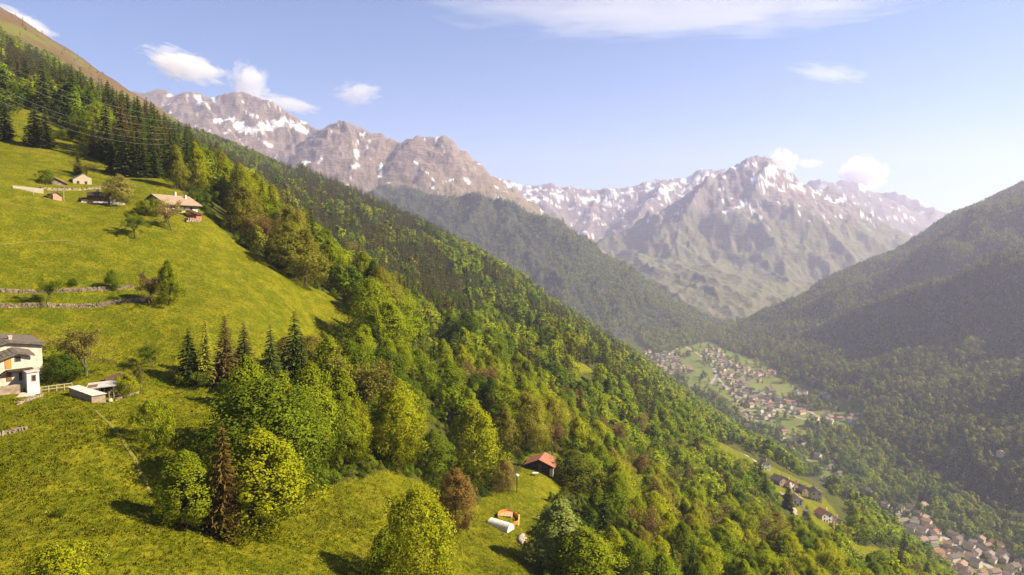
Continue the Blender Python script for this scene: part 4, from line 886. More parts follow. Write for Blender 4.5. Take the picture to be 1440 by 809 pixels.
# --- huts on the upper meadow
p, rz, s = stand(116, 259); hu = thing('stone_hut', 'pale stone hut ruin under the small dark spruce', 'hut', p, rz + .2)
MB().prism([(-2.6, -1), (2.6, -1), (2.6, 1.9), (.2, 3.1), (-2.6, 1.3)], 0, 4).build('wall', M_ROCK, hu)
for x in (-1.2, 1.0): MB().box(x - .35, x + .35, -.06, .05, .0, .9).build('opening', M_DARKWOOD, hu)
MB().slab([(-3.0, .6, 1.5), (.2, .6, 3.35), (.2, 4.4, 3.4), (-3.0, 4.4, 1.5)], .15).build('roof', M_STONEROOF, hu); MB().slab([(.2, .6, 3.35), (2.9, .6, 1.95), (2.9, 4.4, 1.95), (.2, 4.4, 3.4)], .15).build('roof', M_STONEROOF, hu)
p, rz, s = stand(77, 260); hu = thing('thatched_hut', 'low hut with an orange brown thatched roof beside the round bush', 'hut', p, rz)
MB().prism([(-2.8, -1), (2.9, -1), (2.9, .5), (0, 2.0), (-2.8, .6)], 0, 3.5).build('wall', M_STONE, hu); MB().prism([(-3.2, .45), (0, 2.15), (3.3, .35), (3.3, .7), (0, 2.6), (-3.2, .85)], -.4, 3.9).build('roof', M_THATCH, hu)
p, rz, s = stand(77, 281); hu = thing('pink_hut', 'small pinkish hut with a dark left side on the upper meadow', 'hut', p, rz)
MB().prism([(-.4, -1), (1.7, -1), (1.7, 1.1), (.6, 2.0), (-.4, 1.8)], 0, 2.2).build('wall', flat_mat('pink_plaster', (.55, .30, .22), var=.15), hu); MB().box(-1.7, -.41, .2, 2.0, -1, 1.5).build('side_store', M_DARKWOOD, hu)
MB().slab([(-1.9, -.2, 1.6), (.6, -.2, 2.15), (.6, 2.5, 2.15), (-1.9, 2.5, 1.6)], .12).build('roof', M_STONEROOF, hu); MB().slab([(.6, -.2, 2.15), (1.95, -.2, 1.1), (1.95, 2.5, 1.1), (.6, 2.5, 2.15)], .12).build('roof', M_STONEROOF, hu)
p, rz, s = stand(41, 269); cw = thing('concrete_wall', 'pale concrete retaining wall at the left of the upper meadow', 'wall', p, rz + .1); MB().prism([(-3.4, -.8), (3.4, -.8), (3.4, .75), (1.5, 1.0), (-3.8, 1.5)], 0, .5).build('wall', M_CONC, cw); MB().box(-3.8, 3.4, -.05, .55, .78, .86).build('coping', M_WHITE, cw)
p, rz, s = stand(90, 283); po = thing('pole', 'slim pale pole on the grass right of the pink hut', 'pole', p, rz); MB().bar((0, 0, -.5), (0, 0, 3.0), .09).build('shaft', M_OLDWOOD, po); MB().bar((-.3, 0, 2.8), (.3, 0, 2.8), .05).build('crossbar', M_OLDWOOD, po)
p, rz, s = stand(47, 275); po = thing('pole', 'short pale pole below the concrete wall', 'pole', p, rz); MB().bar((0, 0, -.5), (0, 0, 1.4), .08).build('shaft', M_OLDWOOD, po); MB().bar((-.15, 0, 1.4), (.15, 0, 1.4), .06).build('cap', M_OLDWOOD, po)
# --- the clearing with the red roofed hut
p, rz, s = stand(759, 662); hu = thing('cabin', 'small red roofed cabin with a dark front in the woodland clearing', 'cabin', p, rz - .25); k = s
w = 20 * k; hh = 8.5 * k; ap = 17.5 * k
MB().prism([(-w, -1), (w, -1), (w, hh), (0, ap - .3), (-w, hh)], 0, 5.2).build('wall', M_DARKWOOD, hu)
MB().slab([(-w - .5, -1.0, hh - .1), (0, -1.0, ap), (0, 5.8, ap), (-w - .5, 5.8, hh - .1)], .15).build('roof', M_REDROOF, hu); MB().slab([(0, -1.0, ap), (w + .5, -1.0, hh - .1), (w + .5, 5.8, hh - .1), (0, 5.8, ap)], .15).build('roof', M_REDROOF, hu)
MB().box(-.5, .5, -.07, .05, -.4, 1.9).build('door', M_BROWNWOOD, hu); window(hu, 1.7, .8, .8, .8, 0, M_DARKWOOD); MB().box(w - .9, w, -.9, -.02, -1, 1.1).build('side_wall', M_ROCK, hu)
p, rz, s = stand(704, 742); tn = thing('polytunnel', 'small white polytunnel on the grass of the clearing', 'polytunnel', p, rz - .62); k = s; L = 20 * k * 1.75; r = 9.0 * k
ar = [(L * (t - .5)) for t in np.linspace(0, 1, 9)]; V = []; F = []; na = 9
for x in ar:
    for j in range(na): a = math.pi * j / (na - 1); V.append((x, -math.cos(a) * r, math.sin(a) * r * 1.15 - .1))
for i in range(8):
    for j in range(na - 1): F.append((i * na + j, i * na + j + 1, (i + 1) * na + j + 1, (i + 1) * na + j))
link('cover', mesh_np('cover', np.array(V), np.array(F), mats=[M_PLASTIC]), tn)
for i in range(5):
    x = L * (i / 4 - .5); m = MB(); pts_ = [(x, -math.cos(math.pi * j / 8) * (r + .01), math.sin(math.pi * j / 8) * (r + .01) * 1.15 - .1) for j in range(9)]
    V_, F_ = tube(pts_, [.03] * 9, 4); m.add(V_, [tuple(f) for f in F_]); m.build('hoop', M_PLASTIC, tn)
for x in (-L / 2, L / 2):
    m = MB(); pl = [(-math.cos(math.pi * j / 8) * r * .97, math.sin(math.pi * j / 8) * r * 1.1 - .1) for j in range(9)]; v = [(x, a, b_) for a, b_ in pl]; m.add(v, [tuple(range(9))]); m.build('end_panel', M_PLASTIC, tn)
p, rz, s = stand(712, 731); of = thing('net_fence', 'orange plastic net fence ringing the plot behind the polytunnel', 'fence', p, rz); k = s
ring = [(3 + 15 * math.cos(R(t)), 1.5 + 9.5 * math.sin(R(t))) for t in np.linspace(190, -62, 15)]
for i in range(len(ring) - 1):
    (x0, y0), (x1, y1) = ring[i], ring[i + 1]; f = 2.3; x0, y0, x1, y1 = x0 * k, y0 * k * f, x1 * k, y1 * k * f
    ca_, sa_ = math.cos(rz), math.sin(rz); zz = [gz_at(p[0] + a * ca_ - b_ * sa_, p[1] + a * sa_ + b_ * ca_) - p[2] for a, b_ in ((x0, y0), (x1, y1))]
    dx, dy = x1 - x0, y1 - y0; l_ = math.hypot(dx, dy); nx, ny = -dy / l_ * .02, dx / l_ * .02; MB().add([(x0 - nx, y0 - ny, zz[0]), (x1 - nx, y1 - ny, zz[1]), (x1 - nx, y1 - ny, zz[1] + .85), (x0 - nx, y0 - ny, zz[0] + .85), (x0 + nx, y0 + ny, zz[0]), (x1 + nx, y1 + ny, zz[1]), (x1 + nx, y1 + ny, zz[1] + .85), (x0 + nx, y0 + ny, zz[0] + .85)], [(0, 1, 2, 3), (7, 6, 5, 4), (0, 4, 5, 1), (2, 6, 7, 3)]).build('net', M_ORANGE, of)
    MB().bar((x0, y0, zz[0] - .2), (x0, y0, zz[0] + 1.0), .05, 4).build('stake', M_OLDWOOD, of)
p, rz, s = stand(710, 724); so = thing('soil_bed', 'patch of bare tan soil inside the orange net fence', 'garden bed', p, rz); MB().slab([(-1.6, -1.0, .25), (1.5, -1.6, .22), (1.9, 1.0, .4), (-1.0, 1.4, .4)], .6).build('soil', flat_mat('tan_soil', (.36, .26, .14), var=.3, scale=3), so)
p, rz, s = stand(728, 737); pk = thing('plank', 'yellowish plank leaning beside the orange net fence', 'plank', p, rz + .1); MB().slab([(-.15, -1.5, .3), (.15, -1.5, .3), (.75, 2.2, 1.3), (.45, 2.2, 1.3)], .08).build('board', flat_mat('yellow_wood', (.5, .36, .08)), pk)
p, rz, s = stand(727, 692); po = thing('post', 'dark post with a white top left of the red roofed cabin', 'post', p, rz); k = s; MB().bar((0, 0, -.4), (0, 0, 22 * k), .13).build('shaft', M_DARKWOOD, po)
bm = bmesh.new(); bmesh.ops.create_icosphere(bm, subdivisions=2, radius=.55); me = bpy.data.meshes.new('top'); bm.to_mesh(me); bm.free(); me.materials.append(M_WHITE); t_ = link('top', me, po); t_.location = (0, 0, 24 * k); t_.scale = (1, 1, .7)
p, rz, s = stand(753, 669); tb = thing('garden_table', 'white garden table in front of the red roofed cabin', 'table', p, rz); MB().box(-.8, .8, -.5, .5, .72, .78).build('table_top', M_WHITE, tb)
for x in (-.7, .7):
    for y in (-.4, .4): MB().box(x - .04, x + .04, y - .04, y + .04, -.2, .72).build('leg', M_WHITE, tb)
# --- cables across the upper left
for i, (a, b_) in enumerate([((-30, 80), (250, 172)), ((-30, 88), (250, 180)), ((-30, 97), (250, 190)), ((-30, 118), (240, 197)), ((-30, 127), (235, 205)), ((-30, 136), (230, 212))]):
    P0 = at(a[0], a[1], 205); P1 = at(b_[0], b_[1], 235); t = np.linspace(0, 1, 25)[:, None]; path = P0 * (1 - t) + P1 * t; path[:, 2] -= 4 * (4 * t[:, 0] * (1 - t[:, 0])); path[:, 2] += 2
    V, F = tube(path, [.02] * 25, 5); o = link('power_cable', mesh_np('power_cable', V, F, mats=[M_WIRE])); o['label'] = ['topmost', 'second', 'third', 'fourth', 'fifth', 'lowest'][i] + ' power cable hanging across the dark spruces at the upper left'; o['category'] = 'cable'; o['group'] = 'power cables at the upper left'
# --- hamlet on the lower ridge
def hamlet_house(px, py, w, d, h, turn, label, wallm, roofm):
    p, rz, s = stand(px, py); o = thing('hamlet_house', label, 'house', p, rz + turn, 'houses of the hamlet on the lower ridge'); e = h + w * .28
    MB().prism([(-w / 2, -5), (w / 2, -5), (w / 2, h), (0, e), (-w / 2, h)], 0, d).build('wall', wallm, o)
    MB().slab([(-w / 2 - .8, -.8, h - .35), (0, -.8, e + .2), (0, d + .8, e + .2), (-w / 2 - .8, d + .8, h - .35)], .25).build('roof', roofm, o); MB().slab([(0, -.8, e + .2), (w / 2 + .8, -.8, h - .35), (w / 2 + .8, d + .8, h - .35), (0, d + .8, e + .2)], .25).build('roof', roofm, o)
    for x in (-w * .25, w * .25):
        for z in (1.0, h - 2.2): window(o, x, z, 1.2, 1.4, 0, M_DARKWOOD)
    MB().box(-.6, .6, -.08, .05, -.5, 1.9).build('door', M_BROWNWOOD, o); MB().box(w * .2, w * .2 + .8, d * .4, d * .4 + .8, h, e + 1.0).build('chimney', wallm, o); SITES.append((p[0], p[1], 11))
for q in [(1077, 661, 10, 8, 7, .5, 'white house alone on the ridge meadow at the upper end of the hamlet', M_WHITE, M_STONEROOF),
          (1102, 686, 11, 10, 7, .9, 'long grey roofed house at the left end of the hamlet row', M_STONE, M_STONEROOF), (1112, 690, 9, 10, 7, .9, 'brown house second in the hamlet row', M_PLASTER2, M_REDROOF),
          (1122, 693, 10, 9, 6, .8, 'grey house in the middle of the hamlet row', M_STONE, M_TANROOF), (1134, 698, 10, 9, 6, .8, 'low stone house near the right end of the hamlet row', M_STONE, M_STONEROOF),
          (1148, 705, 9, 8, 8, .3, 'tall tan house at the right end of the hamlet row', M_PLASTER2, M_STONEROOF), (1163, 735, 9, 8, 6, .7, 'white house with a red side below the hamlet row', M_WHITE, M_REDROOF),
          (1178, 742, 8, 8, 5, .7, 'small pale house on the grass below the hamlet row', M_PLASTER, M_TANROOF), (1122, 712, 8, 7, 5, .4, 'pale house beneath the hamlet row beside the wood', M_WHITE, M_TANROOF)]: hamlet_house(*q)
rubble('retaining_wall', 'pale stone wall under the hamlet row', (1098, 696), (1118, 708), 14, 2.0, 3.0, 31, M_ROCK)
rubble('retaining_wall', 'pale stones stepping down from the hamlet towards the shaft', (1113, 708), (1119, 728), 9, 2.2, 2.6, 32, M_ROCK)
p, rz, s = stand(1131, 757); tw = thing('shaft', 'pale narrow shaft rising out of the wood below the hamlet', 'tower', p, rz); MB().box(-1.3, 1.3, 0, 2.6, -4, 16).build('wall', M_CONC, tw)
for z in (2, 5, 8, 11, 14): MB().box(-.4, .4, -.06, .04, z, z + 1.1).build('opening', M_DARKWOOD, tw)
MB().slab([(-1.7, -.4, 16.3), (1.7, -.4, 16.3), (1.7, 3.0, 16.3), (-1.7, 3.0, 16.3)], .28).build('roof', M_STONEROOF, tw); SITES.append((p[0], p[1], 5))
# --- roads
def road(pix, w, lift=.35, nm='road', mat=None):
    P = hit([q[0] for q in pix], [q[1] for q in pix]); L = [0]; 
    for i in range(1, len(P)): L.append(L[-1] + np.hypot(*(P[i] - P[i - 1])[:2]))
    n = max(8, int(L[-1] / (9 if w > 2 else .8))); t = np.linspace(0, L[-1], n); x = np.interp(t, L, P[:, 0]); y = np.interp(t, L, P[:, 1])
    for _ in range(6): x[1:-1] = (x[:-2] + 2 * x[1:-1] + x[2:]) / 4; y[1:-1] = (y[:-2] + 2 * y[1:-1] + y[2:]) / 4
    dx, dy = np.gradient(x), np.gradient(y); l = np.hypot(dx, dy); nx, ny = -dy / l, dx / l; rows = []
    for k in (-.5, 0, .5): rows.append(np.stack([x + nx * w * k, y + ny * w * k, ground_h(x + nx * w * k, y + ny * w * k) + lift + .12 * (k == 0)], 1))
    V = np.stack(rows, 1).reshape(-1, 3); F = [(3 * i + j, 3 * i + j + 1, 3 * i + j + 4, 3 * i + j + 3) for i in range(n - 1) for j in range(2)]
    link(nm, mesh_np(nm, V, np.array(F)[:, ::-1], mats=[mat or M_ROAD]), kind='structure'); ROADS.append(np.stack([x, y], 1))
ROADS = []
road([(945, 497), (952, 490), (962, 486), (972, 492), (985, 500), (1002, 515), (1008, 528), (1000, 540)], 9)
road([(1002, 515), (1015, 540), (1035, 556), (1060, 570), (1100, 577), (1140, 578), (1150, 590), (1165, 596)], 8)
road([(1035, 573), (1060, 580), (1085, 574), (1130, 590), (1180, 602)], 8)
road([(1302, 722), (1318, 748), (1345, 770), (1380, 790), (1425, 820)], 10)
road([(1255, 735), (1290, 765), (1320, 800), (1340, 830)], 8)
road([(1068, 655), (1056, 645), (1048, 640)], 5)
road([(1240, 640), (1290, 655), (1330, 668)], 6)
M_PATH = flat_mat('trodden_grass', (.145, .13, .025), var=.3, scale=.8)
road([(134, 578), (150, 592), (168, 612), (186, 640), (206, 680), (214, 696)], .55, .06, 'path', M_PATH)
road([(0, 344), (40, 340), (90, 338), (130, 344)], .5, .06, 'path', M_PATH)
ROADP = np.concatenate(ROADS)
# --- village and town houses: one of each kind, then copies
def wall_mat(name):
    m, nt, b = new_mat(name, .9, .1); N = NT(nt); i = N.n('ShaderNodeObjectInfo').outputs['Color']; nt.links.new(i, b.inputs['Base Color']); return m
M_OBJ = wall_mat('house_colour')
HV = []
for (w, d, h, rh) in ((9.5, 11, 6.5, 2.3), (10, 14, 7.5, 2.4), (11, 12, 8.5, 2.6), (8.5, 9.5, 6, 2.1), (11, 19, 7, 2.4)):
    wl = MB().prism([(-w / 2, -4), (w / 2, -4), (w / 2, h), (0, h + rh), (-w / 2, h)], -d / 2, d / 2).mesh('wall', M_OBJ)
    rf = MB(); rf.prism([(-w / 2 - .9, h - .35), (0, h + rh + .15), (w / 2 + .9, h - .35), (w / 2 + .9, h - .05), (0, h + rh + .5), (-w / 2 - .9, h - .05)], -d / 2 - .8, d / 2 + .8); rf = rf.mesh('roof', M_OBJ); chm = MB().box(w * .18, w * .18 + .9, -d * .2, -d * .2 + .9, h, h + rh + 1.1).mesh('chimney', M_OBJ)
    HV.append((wl, rf, chm, max(w, d)))
WALLC = [(.55, .50, .43), (.48, .41, .33), (.58, .53, .47), (.42, .34, .26), (.48, .37, .25), (.5, .44, .37)]
ROOFC = [(.14, .105, .085), (.19, .13, .095), (.25, .125, .08), (.17, .135, .115), (.12, .10, .09), (.26, .17, .12), (.21, .18, .155)]
def far_house(x, y, rz, var, label, group, wc, rc):
    o = thing('village_house', label, 'house', (x, y, gz_at(x, y) + .2), rz, group); wl, rf, cm, r = HV[var]
    a = link('wall', wl, o); a.color = (*wc, 1); b_ = link('roof', rf, o); b_.color = (*rc, 1); c_ = link('chimney', cm, b_); c_.color = (*wc, 1); SITES.append((x, y, r * .72))
g = np.random.default_rng(5)
WN = ['white', 'cream', 'white', 'tan', 'ochre', 'pale']; RN = ['dark brown', 'brown', 'red brown', 'grey brown', 'dark grey', 'tan', 'pale grey']
taken = []
def settle(polys, n, dmin, group, place, base_turn, tries=26000):
    k = 0; allp = np.concatenate([np.array(q) for q in polys]); lo, hi = allp.min(0), allp.max(0)
    cx = g.uniform(lo[0], hi[0], tries); cy = g.uniform(lo[1], hi[1], tries); ok = in_any(cx, cy, polys)
    for x, y in zip(cx[ok], cy[ok]):
        if k >= n: break
        if taken and min((x - a) ** 2 + (y - b_) ** 2 for a, b_ in taken) < dmin ** 2: continue
        if ((ROADP[:, 0] - x) ** 2 + (ROADP[:, 1] - y) ** 2).min() < 9.5 ** 2: continue
        taken.append((x, y)); wi, ri = g.integers(len(WALLC)), g.integers(len(ROOFC)); j = g.uniform(.85, 1.1)
        q_ = proj(x, y, gz_at(x, y)); where = 'in the lower town at the right edge' if 'town' in group else ('at the upper left village end' if q_[0] < 980 else 'at the far village end' if q_[1] < 545 else 'at the right village end' if q_[0] > 1110 else 'on the near village edge' if q_[1] > 578 else 'in the middle of the valley village')
        if 'town' in group: where = 'at the upper end of the lower town' if q_[0] < 1300 else 'in the middle of the lower town' if q_[0] < 1370 else 'in the lower town by the right edge'
        if 'scattered' in group: where = 'among trees above the lower town'
        place = where
        far_house(x, y, base_turn + g.choice([0, math.pi / 2]) + g.normal(scale=.18), int(g.integers(4)) if k % 20 else 4, f'{WN[wi]} house with a {RN[ri]} roof {place}', f'{WN[wi]} houses with {RN[ri]} roofs {place}', tuple(v * j for v in WALLC[wi]), tuple(v * j for v in ROOFC[ri])); k += 1
    print(group, k)
settle(VILLAGE, 225, 15.0, 'houses of the valley village', 'in the village on the valley floor', .3)
settle(TOWN, 66, 16.5, 'houses of the lower town', 'in the lower town at the right edge', .5)
settle([plan_hit([(1075, 598), (1110, 610), (1175, 658), (1250, 716), (1228, 722), (1150, 670), (1085, 618)])], 24, 24, 'houses scattered along the valley', '', .4)
for px, py, t in ((1168, 596, 'white house at the right village end'), (1196, 594, 'pale house at the far right end of the valley village'), (1342, 640, 'lone white house in the trees of the far bank'), (1408, 640, 'lone pale house on the right of the far bank'), (1298, 716, 'lone white house among the trees above the lower town'), (1208, 742, 'pale house among trees left of the lower town'), (1228, 735, 'white building among trees left of the lower town')):
    q = hit([px], [py])[0]; far_house(q[0], q[1], g.uniform(0, 3), int(g.integers(4)), t, None, (.66, .63, .6), ROOFC[g.integers(7)])
PROTECT = [(690, 640, 786, 762), (0, 480, 70, 550), (95, 515, 215, 570), (195, 268, 290, 318), (1062, 645, 1085, 664), (1092, 668, 1160, 712), (1112, 696, 1190, 750), (1012, 624, 1040, 642), (1040, 638, 1070, 655), (1078, 655, 1110, 672), (1110, 668, 1145, 686), (812, 514, 840, 526), (1200, 768, 1262, 792), (605, 475, 618, 484), (176, 560, 250, 640), (0, 600, 60, 640)]
CLUMP = (238, 462, 340, 534)      # pixel boxes of the buildings and clearings that stay in view
# ------------------------------------------------------------------ the woods
g = np.random.default_rng(11)
def grid_pts(x0, x1, y0, y1, s):
    X, Y = np.meshgrid(np.arange(x0, x1, s), np.arange(y0, y1, s * .88)); X = X + (np.arange(X.shape[0]) % 2)[:, None] * s * .5
    X = X.ravel() + g.uniform(-.38, .38, X.size) * s; Y = Y.ravel() + g.uniform(-.38, .38, Y.size) * s; return X, Y
S_A = [(0, 66), (90, 100), (200, 162), (300, 212), (335, 262), (285, 258), (240, 262), (215, 248), (150, 243), (140, 180), (60, 150), (0, 140)]
S_B = [(300, 212), (420, 255), (560, 310), (640, 390), (700, 440), (650, 480), (600, 470), (540, 425), (470, 370), (400, 320), (335, 262)]
S_C = [(390, 222), (560, 286), (660, 330), (660, 352), (540, 325), (400, 262)]
S_D = [(680, 380), (800, 440), (900, 520), (950, 590), (900, 600), (800, 540), (700, 460), (650, 420)]
def spruce_p(px, py):
    p = np.where(py < 560, .17, .09)
    p[(px < 640) & (py < 330)] = .22
    for poly, v in ((S_B, .82), (S_C, .85), (S_D, .62), (S_A, .92)): p[inpoly(px, py, poly)] = v
    return p
pts = []
X, Y = grid_pts(-60, 330, 60, 300, 6.6); pts.append((X, Y, 0 * X + 1))
X, Y = grid_pts(-420, 420, 60, 520, 8.0); k = ~((X > -60) & (X < 330) & (Y < 300)); pts.append((X[k], Y[k], 0 * X[k] + 1))
X, Y = grid_pts(-1100, 780, 60, 1640, 9.2); k = (Y >= 520) | (X < -420) | (X > 420); pts.append((X[k], Y[k], 0 * X[k] + 2))
X, Y = grid_pts(500, 1150, 520, 3250, 12.3); k = (Y >= 1640) | (X > 780); pts.append((X[k], Y[k], 0 * X[k] + 3))
X, Y = grid_pts(1150, 2750, 700, 3560, 13.0); pts.append((X, Y, 0 * X + 4))
X = np.concatenate([p[0] for p in pts]); Y = np.concatenate([p[1] for p in pts]); ZN = np.concatenate([p[2] for p in pts])
k = (np.abs(np.arctan2(X, Y)) < R(41)) | ((np.hypot(X, Y) < 330) & (np.abs(np.arctan2(X, Y)) < R(60))); X, Y, ZN = X[k], Y[k], ZN[k]
Z = ground_h(X, Y); PX, PY = proj(X, Y, Z)
meadow = in_any(X, Y, MEADOWS); field = in_any(X, Y, FIELDS); heath = heath_w(X, Y, Z) > .5; vill = in_any(X, Y, VILLAGE); town = in_any(X, Y, TOWN)
keep = ~meadow & (PY < np.where(PX < 880, 830, 930))
keep &= ~field | (g.uniform(0, 1, len(X)) < .02 + .30 * sstep(.15, .5, fbm(X * .6, Y, 45, 2, 18.0)))
keep &= ~heath | (g.uniform(0, 1, len(X)) < np.where(fbm(X, Y, 90, 2, 4.0) > .25, .10, .02))
keep &= ~(vill | town) | (g.uniform(0, 1, len(X)) < .38)
hs_right = ZN >= 3
gap = fbm(X, Y, 55, 2, 15.0)
keep &= ~((ZN <= 2) & (gap < -.55))
for (sx, sy, sr) in KEEP + SITES: keep &= (X - sx) ** 2 + (Y - sy) ** 2 > sr * sr
sp0 = 20.0 / np.hypot(X, Y) * FPX
for (ax, ay, bx, by) in PROTECT: keep &= ~((PX + sp0 * .3 > ax) & (PX - sp0 * .3 < bx) & (PY > ay + 2) & (PY - sp0 * .62 < by))
ax, ay, bx, by = CLUMP; keep &= ~((PX > ax) & (PX < bx + 14) & (PY > ay + 2) & (PY - sp0 * .62 < by))
X, Y, Z, ZN, PX, PY, heath = [a[keep] for a in (X, Y, Z, ZN, PX, PY, heath)]; D = np.hypot(X, Y)
sp = g.uniform(0, 1, len(X)) < np.where(ZN <= 2, spruce_p(PX, PY) + .25 * fbm(X, Y, 60, 2, 25.0), .10)
sp |= heath & (g.uniform(0, 1, len(X)) < .5)
bud = ~sp & (g.uniform(0, 1, len(X)) < .05) & (ZN == 1)
tall = fbm(X, Y, 70, 2, 33.0)
H = np.where(sp, g.uniform(14, 29, len(X)), g.uniform(9, 21, len(X)) * (1 + .18 * tall)); H = np.where(ZN >= 3, H * 1.12, H)
H *= np.where(heath, .35, 1.0); H *= np.where((ZN == 2) & (PY < np.interp(PX, HEATH_EDGE[:, 0], HEATH_EDGE[:, 1]) + 22) & ~sp & (PX < 420), .55, 1.0)
H *= np.where(sp, .66, .84) + np.where(sp, .34, .16) * sstep(150, 420, D)
H *= np.where((ZN == 2) & sp & ~heath & (PX < 420), .55 + .45 * sstep(4, 48, PY - np.interp(PX, HEATH_EDGE[:, 0], HEATH_EDGE[:, 1])), 1.0)
W = g.uniform(.85, 1.2, len(X)); TURN = g.uniform(0, 6.28, len(X))
# the trees that show largest become single trees; each is described by what stands nearest to it in the photo
MARKS = [(30, 515, 'white farmhouse'), (128, 550, 'long low shed'), (317, 690, 'rusty brown spruce'), (305, 500, 'meadow spruce clump'), (240, 292, 'white upper chalet'), (140, 280, 'dark chalet'), (58, 182, 'dark spruce pair'),
 (187, 215, 'dark spruce row'), (666, 630, 'tall oval yellow green tree'), (641, 705, 'russet brown tree'), (760, 648, 'red roofed cabin'), (705, 728, 'white polytunnel'), (588, 760, 'big bottom centre tree'), (786, 760, 'whitish green tree'), (917, 720, 'brownish lower right spruce'),
 (612, 480, 'small clearing in the wood'), (655, 470, 'dark round tree'), (515, 448, 'tip of the rounded meadow'), (430, 370, 'round straw green tree'), (330, 345, 'upper edge of the meadow'), (825, 520, 'grass strip in the wood'), (1110, 690, 'hamlet on the ridge'), (1131, 741, 'pale shaft'),
 (1030, 632, 'ridge meadow'), (1230, 785, 'small lower right meadow'), (100, 110, 'brown upper ridge'), (440, 490, 'olive trees below the meadow'), (540, 650, 'lower lawn'), (480, 700, 'lower middle grass tongue')]
MK = np.array([m[:2] for m in MARKS], float)
def zone(px, py, h):
    d = np.hypot(MK[:, 0] - px, MK[:, 1] - (py - h * .4)); i = int(d.argmin()); dx = px - MK[i, 0]; dy = py - h * .4 - MK[i, 1]
    far = 'well ' if d[i] > 95 else 'just ' if d[i] < 40 else ''
    if abs(dx) > 2 * abs(dy): w = 'left of' if dx < 0 else 'right of'
    elif abs(dy) > 2 * abs(dx): w = 'behind' if dy < 0 else 'in front of'
    else: w = ('behind and ' if dy < 0 else 'in front and ') + ('left of' if dx < 0 else 'right of')
    return f'{far}{w} the {MARKS[i][2]}'
LEAFC = [(LIME, 'yellow green'), (FRESH, 'fresh green'), (C(.15, .18, .013), 'light green'), (MIDG, 'mid green'), (C(.155, .145, .03), 'olive green'), (C(.115, .155, .012), 'leaf green'), (DARKG, 'dark green')]
LW = np.array([.27, .24, .21, .12, .05, .08, .03]); LW = LW / LW.sum()
SPC = [(SPR, 'dark green'), (C(.06, .05, .022), 'brownish'), (C(.045, .06, .016), 'green')]
BUDC = [(OLIVE, 'olive'), (C(.20, .16, .07), 'straw brown'), (C(.16, .11, .06), 'reddish brown')]
seen = (PX > -60) & (PX < 1500) & (PY < 960); size = H / D * seen
single = np.zeros(len(X), bool)
for msk, n in ((~sp & ~bud, 272), (sp, 262), (bud, 40)):
    ii = np.where(msk & (ZN <= 2))[0]; ii = ii[np.argsort(-size[ii])][:n]; single[ii] = True
    for i in ii:
        z = zone(PX[i], PY[i], H[i] / D[i] * FPX)
        if n == 272: c, w = LEAFC[g.choice(len(LEAFC), p=LW)]; lab = f'{w} broadleaf tree {z}'; kd = 'leaf'
        elif n == 262: c, w = SPC[g.choice(3, p=[.5, .25, .25])]; lab = f'{w} spruce {z}'; kd = 'spruce'
        else: c, w = BUDC[g.integers(3)]; lab = f'{w} budding tree {z}'; kd = 'budding'
        j = g.uniform(.88, 1.14); c = (c[0] * j, c[1] * j, c[2] * j, 1)
        plant(kd, X[i], Y[i], Z[i] - .3, H[i], W[i] * (1.12 if kd == 'leaf' else 1.0), c, lab, lab.replace('tree ', 'trees ').replace('spruce ', 'spruces '), turn=float(TURN[i]))
rest = ~single
P3 = np.stack([X, Y, Z - .4], 1)
def wood(name, m, proto, wk=1.0, label=None):
    if m.any(): scatter(name, P3[m], H[m], W[m] * wk, TURN[m], proto, kind='stuff')
tone = fbm(X, Y, 85, 3, 37.0) + g.normal(scale=.35, size=len(X)) > .38
wood('broadleaf_wood', rest & ~sp & ~tone & (ZN <= 2) & (D < 620), PC_LEAF_MID, 1.15)
wood('hillside_wood', rest & ~sp & ~tone & (ZN <= 2) & (D >= 620), PC_LEAF_FAR, 1.18)
wood('darker_broadleaf_wood', rest & ~sp & tone & (ZN <= 2) & (D < 620), PC_LEAF_MID2, 1.15)
wood('darker_hillside_wood', rest & ~sp & tone & (ZN <= 2) & (D >= 620), PC_LEAF_FAR2, 1.18)
wood('valley_wood', rest & ~sp & (ZN >= 3), PC_LEAF_DEEP, 1.12)
wood('spruce_wood', rest & sp, PC_SPRUCE, 1.1)
# bushes and saplings under and between the nearer trees, too many to count
n = 26000; th = g.uniform(R(-38), R(41), n); r = 75 * (420 / 75) ** g.uniform(0, 1, n); UX, UY = r * np.sin(th), r * np.cos(th)
UZ = ground_h(UX, UY); ux, uy = proj(UX, UY, UZ); k = ~in_any(UX, UY, MEADOWS) & (uy < 860) & (g.uniform(0, 1, n) < .42)
for (sx, sy, sr) in SITES: k &= (UX - sx) ** 2 + (UY - sy) ** 2 > sr * sr
scatter('undergrowth', np.stack([UX, UY, UZ - .2], 1)[k], g.uniform(1.1, 3.2, k.sum()), g.uniform(1.1, 2.0, k.sum()), g.uniform(0, 6.28, k.sum()), PC_LEAF_MID2, kind='stuff')
# wood on the spur beyond
X, Y = grid_pts(-700, 1100, 2350, 3950, 13.0); k = np.abs(np.arctan2(X, Y)) < R(18); X, Y = X[k], Y[k]; Z = spur_h(X, Y)
k = (Z > ground_h(X, Y) + 2) & (Z > massif_h(X, Y) - 5); X, Y, Z = X[k], Y[k], Z[k]
H = g.uniform(10, 17, len(X)); PXs, PYs = proj(X, Y, Z); spf = g.uniform(0, 1, len(X)) < np.where(PXs < 780, .8, .25)  # spruces massed on the left, their dark tone standing in for shade
for nm, m, pr in (('spur_wood', ~spf, PC_LEAF_FAR), ('spur_spruce_wood', spf, PC_SPRUCE)):
    scatter(nm, np.stack([X, Y, Z - .5], 1)[m], H[m], g.uniform(.95, 1.3, m.sum()), g.uniform(0, 6.28, m.sum()), pr, kind='stuff')
